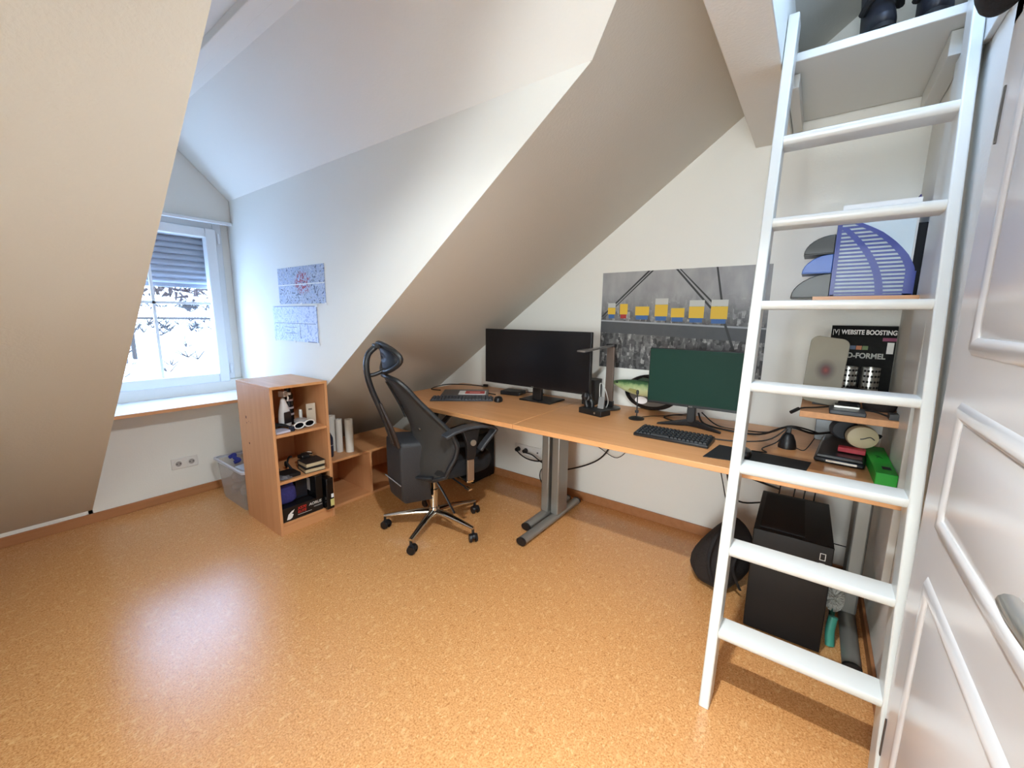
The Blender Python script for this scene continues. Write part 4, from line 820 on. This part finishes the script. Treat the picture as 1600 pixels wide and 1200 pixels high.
# bottom compartment
Z3 = .0705
bx = thing('motherboard_box', 'black printed box with red and white lettering in the bottom compartment', 'box', (1.0, -1.515, Z3))
B((0, 0, 0), (.078, .244, .085)).build('carton', mat('box_black', (16, 14, 16), .4), bx, bevel=.001)
TR = (R90, 0, R90)
text('lettering', 'X570', .024, mat('letter_red', (214, 52, 40), .5), bx, (.0785, .085, .052), TR, bold=.0002, shear=.2)
text('lettering', 'AORUS', .024, PAPER, bx, (.0785, .155, .052), TR, bold=.0002, shear=.2)
text('lettering', 'ELITE', .022, mat('letter_red', (214, 52, 40), .5), bx, (.0785, .085, .030), TR, bold=.0002, shear=.2)
m = MB(); m.prism([(.020, .012), (.030, .042), (.050, .058), (.068, .064), (.058, .048), (.048, .044), (.060, .036), (.050, .016), (.036, .010)], 'x', .0785, .0792); m.build('bird_emblem', PAPER, bx)
B((.0785, .085, .020), (.0789, .17, .022)).build('rule', PAPER, bx); B((.0785, .185, .034), (.0789, .238, .040)).build('small_print', mat('smallp', (150, 148, 146), .6), bx)
bg_ = thing('cloth_bag', 'dark blue patterned cloth bag behind the printed box in the bottom compartment', 'bag', (.97, -1.455, Z3+.086))
m = MB(); rs = []
for z, r in ((0, .046), (.02, .052), (.07, .050), (.10, .046), (.125, .040), (.13, .01)): rs.append([(r*.6*math.cos(a)+.03, r*1.1*(1+.12*math.sin(5*a+z*40))*math.copysign(abs(math.sin(a))**.6, math.sin(a)), z) for a in [2*math.pi*i/24 for i in range(24)]])
m.rings(rs).build('body', mat('indigo_cloth', (56, 52, 118), .8, var=.6, vscale=50, bump=.6, bscale=50), bg_, sub=1)
tag(B((.90, -1.395, Z3+.087), (1.0, -1.325, Z3+.235)).build('box', mat('box_navy', (26, 28, 36), .35, var=.4, vscale=30), bevel=.002), 'dark box standing behind the printed box in the bottom compartment', 'box')
gp = thing('graphics_card_box', 'tall black box with yellow sticker sticking out at the right of the bottom compartment', 'box', (.93, -1.322, Z3+.086), 0)
B((0, 0, 0), (.17, .045, .15)).build('carton', mat('box_black2', (14, 14, 16), .25), gp, bevel=.003)
B((.03, -.001, .04), (.10, -.0002, .12)).build('printed_panel', mat('panel_grey', (160, 152, 150), .4), gp)
gp2 = thing('graphics_card', 'glossy black cooler-like box end hanging out over the shelf front', 'device', (1.04, -1.268, Z3), 0)
B((0, 0, .0), (.085, .048, .205)).build('body', mat('gloss_black', (14, 15, 18), .12), gp2, bevel=.006)
B((.0852, .022, .02), (.0862, .046, .065)).build('yellow_sticker', mat('sticker_yellow', (214, 204, 130), .5), gp2); B((.0852, .028, .075), (.0862, .045, .10)).build('white_sticker', PAPER, gp2)
# ================================================================== LOW SHELF
ls = thing('low_shelf_unit', 'low beech shelf unit lying along the sloping ceiling behind the chair', 'shelf unit', (.56, -1.165, 0))
B((0, 0, .317), (.44, .80, .333)).build('top_panel', BEECHY, ls, bevel=.001); B((0, 0, 0), (.44, .80, .018)).build('bottom_panel', BEECHY, ls, bevel=.001)
for y in (0, .298, .784): B((0, y, .018), (.44, y+.016, .317)).build('divider', BEECHV, ls, bevel=.001)
B((0, .016, .018), (.006, .784, .317)).build('back_panel', BEECHV, ls)
CRD = mat('white_tube', (226, 222, 214), .5)
for i, (x, y, h, r) in enumerate(((.80, -1.03, .255, .030), (.862, -1.010, .235, .022), (.915, -.965, .235, .027))):
    o = thing('paper_roll', 'white paper roll standing on the low shelf, %s of three' % ('leftmost and tallest', 'middle and thinnest', 'rightmost')[i], 'roll', (x, y, .3335), 0, 'white rolls on the low shelf')
    MB().lathe([(r*.55, 0), (r, 0), (r, h), (r*.55, h), (r*.55, .004)]).build('roll', CRD, o)
    MB().lathe([(0, h-.012), (r*.54, h-.012), (r*.54, h-.006), (0, h-.006)]).build('hollow_core', mat('core_brown', (150, 128, 106), .8), o)
nbt = thing('drinking_bottle', 'dark navy bottle between the bookcase and the paper rolls', 'bottle', (.90, -1.115, .3335))
MB().lathe([(0, 0), (.030, 0), (.033, .01), (.033, .13), (.02, .16), (.014, .17), (.014, .18), (0, .181)]).build('body', mat('navy_bottle', (30, 36, 58), .35), nbt); MB().lathe([(.0335, .08), (.034, .08), (.034, .085), (.0335, .085)]).build('band', mat('band_grey', (150, 150, 160), .4), nbt)
# ================================================================== PLASTIC BIN
bn = thing('storage_bin', 'clear plastic storage bin on the floor behind the bookcase', 'bin', (.39, -1.415, 0))
clear = bpy.data.materials.new('clear_plastic'); clear.use_nodes = True; nt = clear.node_tree; b_ = nt.nodes['Principled BSDF']; b_.inputs['Base Color'].default_value = lin((212, 208, 205)); b_.inputs['Roughness'].default_value = .25; b_.inputs['Alpha'].default_value = .30
def rr(x, y, z, r=.03):
    P = []
    for sx_, sy_, a0 in ((1, 1, 0), (-1, 1, 90), (-1, -1, 180), (1, -1, 270)):
        for k in range(5): a = math.radians(a0+k*22.5); P.append((sx_*(x-r)+r*math.cos(a), sy_*(y-r)+r*math.sin(a), z))
    return P
MB().rings([rr(.19, .11, .0), rr(.20, .115, .03), rr(.232, .125, .27)], cap=False).build('tub', clear, bn, solid=.003)
MB().face(rr(.19, .11, .004)).build('tub_floor', clear, bn)
MB().rings([rr(.232, .125, .268), rr(.250, .14, .27), rr(.250, .14, .285), rr(.235, .128, .287)], cap=False).build('rim', mat('frosted_rim', (214, 214, 220), .35, alpha=.85), bn, solid=.003)
m = MB(); random.seed(3)
for k in range(5):
    m.lathe([(0, 0), (.04, .01), (.05, .03), (.035, .055), (0, .06)], (.39-.14+.07*k, -1.42+random.uniform(-.03, .03), .02+random.uniform(0, .02)), 14)
    m.lathe([(0, 0), (.045, .012), (.05, .035), (.03, .06), (0, .065)], (.39-.13+.065*k, -1.43+random.uniform(-.03, .03), .10+random.uniform(0, .03)), 14)
tag(m.build('crumpled_wrap', mat('wrap_grey', (170, 158, 150), .7, bump=1, bscale=40)), 'pale crumpled wrapping filling the clear bin', 'wrapping', kind='stuff')
m = MB(); m.tube([(.27, -1.49, .295), (.30, -1.47, .315), (.33, -1.48, .30), (.35, -1.46, .285), (.34, -1.49, .272)], .013)
tag(m.build('blue_cloth', mat('blue_strap', (36, 48, 140), .6)), 'dark blue strap lying on top in the clear bin', 'strap')
m = B((-.045, -.04, 0), (.045, .04, .115)).build('paper_bag', mat('speckled_brown', (158, 132, 112), .8, var=.5, vscale=60), bevel=.01); m.location = (.44, -1.40, .235); m.rotation_euler = (.1, -.15, .4); tag(m, 'brown speckled paper bag sticking out of the clear bin', 'bag')
m = B((-.07, -.05, 0), (.07, .05, .01)).build('plastic_sheet', mat('pale_sheet', (205, 215, 228), .4), bevel=.003); m.location = (.50, -1.46, .262); m.rotation_euler = (.05, .1, .2); tag(m, 'pale plastic bag lying in the clear bin by the bookcase', 'plastic bag')

# ================================================================== OFFICE CHAIR
PH = math.radians(70)
ch = thing('office_chair', 'black mesh office chair with headrest and chrome five-star base before the left desk', 'chair', (1.71, -.91, 0), PH)
MESH = mat('chair_mesh', (58, 55, 52), .75, alpha=.84, bump=.8, bscale=500); FR = mat('chair_frame', (32, 33, 35), .4); FAB = mat('chair_fabric', (14, 14, 17), .9, bump=.5, bscale=400)
for k in range(5):
    a = math.radians(4+72*k)-PH; u = Vector((math.cos(a), math.sin(a), 0)); v = Vector((-math.sin(a), math.cos(a), 0)); Zv = Vector((0, 0, 1))
    rs = []
    for r, wz, hz, zc in ((.02, .026, .020, .105), (.10, .022, .017, .104), (.20, .017, .013, .094), (.285, .014, .010, .082), (.305, .012, .008, .080)):
        rs.append([u*r+v*(wz*math.cos(b))+Zv*(zc+hz*math.sin(b)) for b in [2*math.pi*i/14 for i in range(14)]])
    MB().rings(rs).build('base_leg', CHROME, ch)
    cpos = u*.30; sw = v*math.cos(.7+k)+u*math.sin(.7+k); pp = sw.cross(Zv)
    cs = MB(); cs.cyl(cpos+Zv*.05, cpos+Zv*.075, .008, n=10)
    q = cpos+pp*.008
    rs = []
    for t_, rad in ((-.010, .018), (-.008, .024), (.008, .024), (.010, .018)): rs.append([q+sw*t_+pp*(rad*math.cos(b))+Zv*(.030+rad*math.sin(b)*1.) for b in [math.pi*i/12 for i in range(13)]])
    cs.rings(rs); cst = cs.build('caster', BLACK, ch)
    for sgn in (-1, 1):
        w = MB(); p0 = q+sw*(sgn*.011)+Zv*.026; w.cyl(p0, p0+sw*(sgn*.013), .026, .023, n=22); w.build('wheel', BLACK, cst)
MB().lathe([(0, .075), (.026, .078), (.032, .09), (.034, .12), (.030, .135), (0, .136)]).build('hub', CHROME, ch)
MB().lathe([(0, .136), (.024, .136), (.024, .25), (.016, .252), (.016, .34), (0, .341)]).build('gas_column', CHROME, ch)
B((-.11, -.07, .325), (.12, .07, .375)).build('mechanism', BLACK, ch, bevel=.01)
m = MB()
for x in (-.08, -.02, .06): m.cyl((x, -.0705, .35), (x, -.074, .35), .009, n=12)
m.build('bolt', CHROME, ch)
m = MB(); m.tube([(.06, -.07, .35), (.08, -.16, .335), (.10, -.24, .32)], .005); m.build('lever', BLACK, ch); m = MB(); m.tube([(.10, -.235, .32), (.11, -.27, .316)], .014, n=10, smooth=False, flat=.5); m.build('lever_paddle', CHROME, ch)
m = MB(); m.tube([(.0, -.03, .32), (.03, -.09, .24), (.07, -.14, .13)], .008, flat=.6); m.build('release_bar', BLACK, ch)
# seat
rs = []
for z, sx_, sy_ in ((.375, .17, .19), (.385, .195, .21), (.42, .205, .225), (.455, .20, .22), (.475, .18, .20), (.478, .10, .11)):
    P = []
    for i in range(36):
        a = 2*math.pi*i/36; ex = .55
        P.append((.125+sx_*math.copysign(abs(math.cos(a))**ex, math.cos(a)), sy_*math.copysign(abs(math.sin(a))**ex, math.sin(a)), z+.012*math.cos(a)))
    rs.append(P)
MB().rings(rs).build('seat', FAB, ch)
# backrest
def fc(z):
    T = [(.34, -.12), (.45, -.125), (.55, -.11), (.65, -.12), (.76, -.165), (.86, -.215), (.96, -.27), (1.0, -.29)]
    for (a, fa), (b, fb) in zip(T, T[1:]):
        if z <= b: return fa+(fb-fa)*max(0, (z-a))/(b-a)
    return T[-1][1]
def hw(z):
    T = [(.355, .02), (.368, .15), (.395, .205), (.50, .238), (.58, .245), (.66, .228), (.75, .19), (.84, .152), (.91, .13), (.945, .105), (.962, .05)]
    for (a, fa), (b, fb) in zip(T, T[1:]):
        if z <= b: return fa+(fb-fa)*max(0, (z-a))/(b-a)
    return T[-1][1]
def bp(t, z): y = t*hw(z); return Vector((fc(z)+2.6*y*y, y, z))
zs = [.355+(.962-.355)*i/28 for i in range(29)]; zs = sorted(set(zs+[.368, .395, .945]))
m = MB(); rs = [[bp(-1+2*j/14, z) for j in range(15)] for z in zs]; m.rings(rs, cap=False, closed=False).build('back_mesh', MESH, ch, solid=.003, smooth=True)
out = [bp(-1, z) for z in zs]+[bp(1, z) for z in reversed(zs)]; out.append(out[0])
MB().tube(out, .0135, n=10, smooth=False).build('back_frame', FR, ch)
m = MB(); m.tube([bp(0, .93)+Vector((-.01, .0, 0)), bp(0, .8)+Vector((-.012, 0, 0)), bp(0, .72)+Vector((-.014, 0, 0))], .009, flat=.5); m.build('back_rib', FR, ch)
MB().tube([bp(-.85, .385)+Vector((-.006, 0, 0)), bp(-.4, .372)+Vector((-.01, 0, 0)), bp(.4, .372)+Vector((-.01, 0, 0)), bp(.85, .385)+Vector((-.006, 0, 0))], .02, n=10, flat=.6).build('lower_band', FR, ch)
MB().cyl(bp(-.35, .66)+Vector((-.001, 0, 0)), bp(-.35, .66)+Vector((-.006, 0, 0)), .008, n=14).build('chrome_badge', CHROME, ch)
# spine and headrest
m = MB(); m.tube([(-.235, 0, .58), (-.265, 0, .68), (-.30, 0, .78), (-.345, 0, .90), (-.365, 0, 1.0), (-.355, 0, 1.08), (-.31, 0, 1.125)], .020, n=12, flat=.8); m.build('spine', FR, ch)
MB().rings([[(-.315, -.035, .82), (-.300, -.035, .82), (-.300, .035, .82), (-.315, .035, .82)], [(-.262, -.075, .66), (-.245, -.075, .66), (-.245, .075, .66), (-.262, .075, .66)], [(-.235, -.07, .56), (-.215, -.07, .56), (-.215, .07, .56), (-.235, .07, .56)]]).build('spine_plate', mat('smoked_plastic', (46, 36, 32), .4), ch, bevel=.004)
m = MB(); m.tube([(-.36, 0, .97), (-.32, 0, .975), (-.27, 0, .995)], .011, n=10); m.build('spine_brace', FR, ch)
def hpnt(a, k=1., dx=0): y = .145*k*math.cos(a); z = 1.065+.078*k*math.sin(a)*(1-.18*math.cos(a)**2); return Vector((-.285+2.8*y*y+dx-.12*(z-1.065), y, z))
MB().tube([hpnt(2*math.pi*i/32) for i in range(33)], .0135, n=10, smooth=False).build('headrest_frame', FR, ch)
m = MB(); m.rings([[hpnt(2*math.pi*i/32, k, .004) for i in range(32)] for k in (.95, .7, .4, .1)], cap=False); m.bm.faces.new([v for v in m.bm.verts[-32:]]) if False else None
m.build('headrest_pad', mat('headrest_blue_black', (30, 35, 44), .55), ch, solid=.012, smooth=True)
B((-.325, -.03, 1.115), (-.29, .03, 1.14)).build('headrest_clamp', FR, ch, bevel=.006)
# lumbar shell hanging at the back
rs = []
for z, k, dx in ((.205, .55, .03), (.235, .85, .01), (.34, 1, .0), (.50, 1, -.0), (.565, .95, .0), (.585, .7, .01)):
    rs.append([(dx-.215*1, -.055*k, z), (dx-.255, .09*k, z+.03), (dx-.20, .13*k, z+.03), (dx-.06, .10*k, z+.02), (dx-.05, -.085*k, z+.0)])
MB().rings(rs).build('lumbar_shell', mat('shell_grey', (40, 40, 43), .55, bump=.4, bscale=200), ch, bevel=.012, seg=3)
MB().tube([(-.221, -.055, .335), (-.262, .09, .365)], .003, smooth=False).build('strap', mat('strap_pale', (130, 128, 128), .6), ch)
# arms
for s in (-1, 1):
    ya = s*.275
    path = [(-.05, ya, .65), (.0, ya, .672), (.08, ya, .688), (.16, ya, .688), (.24, ya, .675), (.265, ya, .655), (.24, ya, .625), (.19, ya, .575), (.165, ya, .545)]
    P = [Vector(p) for p in path]; rs = []
    for i, p in enumerate(P):
        T = (P[min(i+1, 8)]-P[max(i-1, 0)]).normalized(); N = Vector((-T.z, 0, T.x)); wd = .034 if i < 6 else .026
        rs.append([p+Vector((0, -wd, 0))+N*.009, p+Vector((0, wd, 0))+N*.009, p+Vector((0, wd, 0))-N*.009, p+Vector((0, -wd, 0))-N*.009])
    MB().rings(rs).build('arm_pad', DGREY, ch, bevel=.006)
    MB().rings([[(.055, ya-.018, .67), (.16, ya-.018, .68), (.16, ya+.018, .68), (.055, ya+.018, .67)], [(.08, ya-.016, .60), (.145, ya-.016, .60), (.145, ya+.016, .60), (.08, ya+.016, .60)], [(.085, ya-.013, .50), (.13, ya-.013, .50), (.13, ya+.013, .50), (.085, ya+.013, .50)]]).build('arm_post', BLACK, ch, bevel=.004)
    MB().cyl((.115, ya+s*.019, .60), (.115, ya+s*.026, .60), .017, n=20).build('arm_knob', mat('knob_brass', (176, 166, 150), .3, .7), ch)
    m = MB(); m.box((.087, ya-.008, .375), (.128, ya+.008, .50)); m.build('arm_bracket', mat('bracket_tan', (150, 128, 108), .3, .6), ch, bevel=.002)
    B((.087, min(ya, s*.12), .362), (.128, max(ya, s*.12), .374)).build('arm_foot', CHROME, ch, bevel=.002)
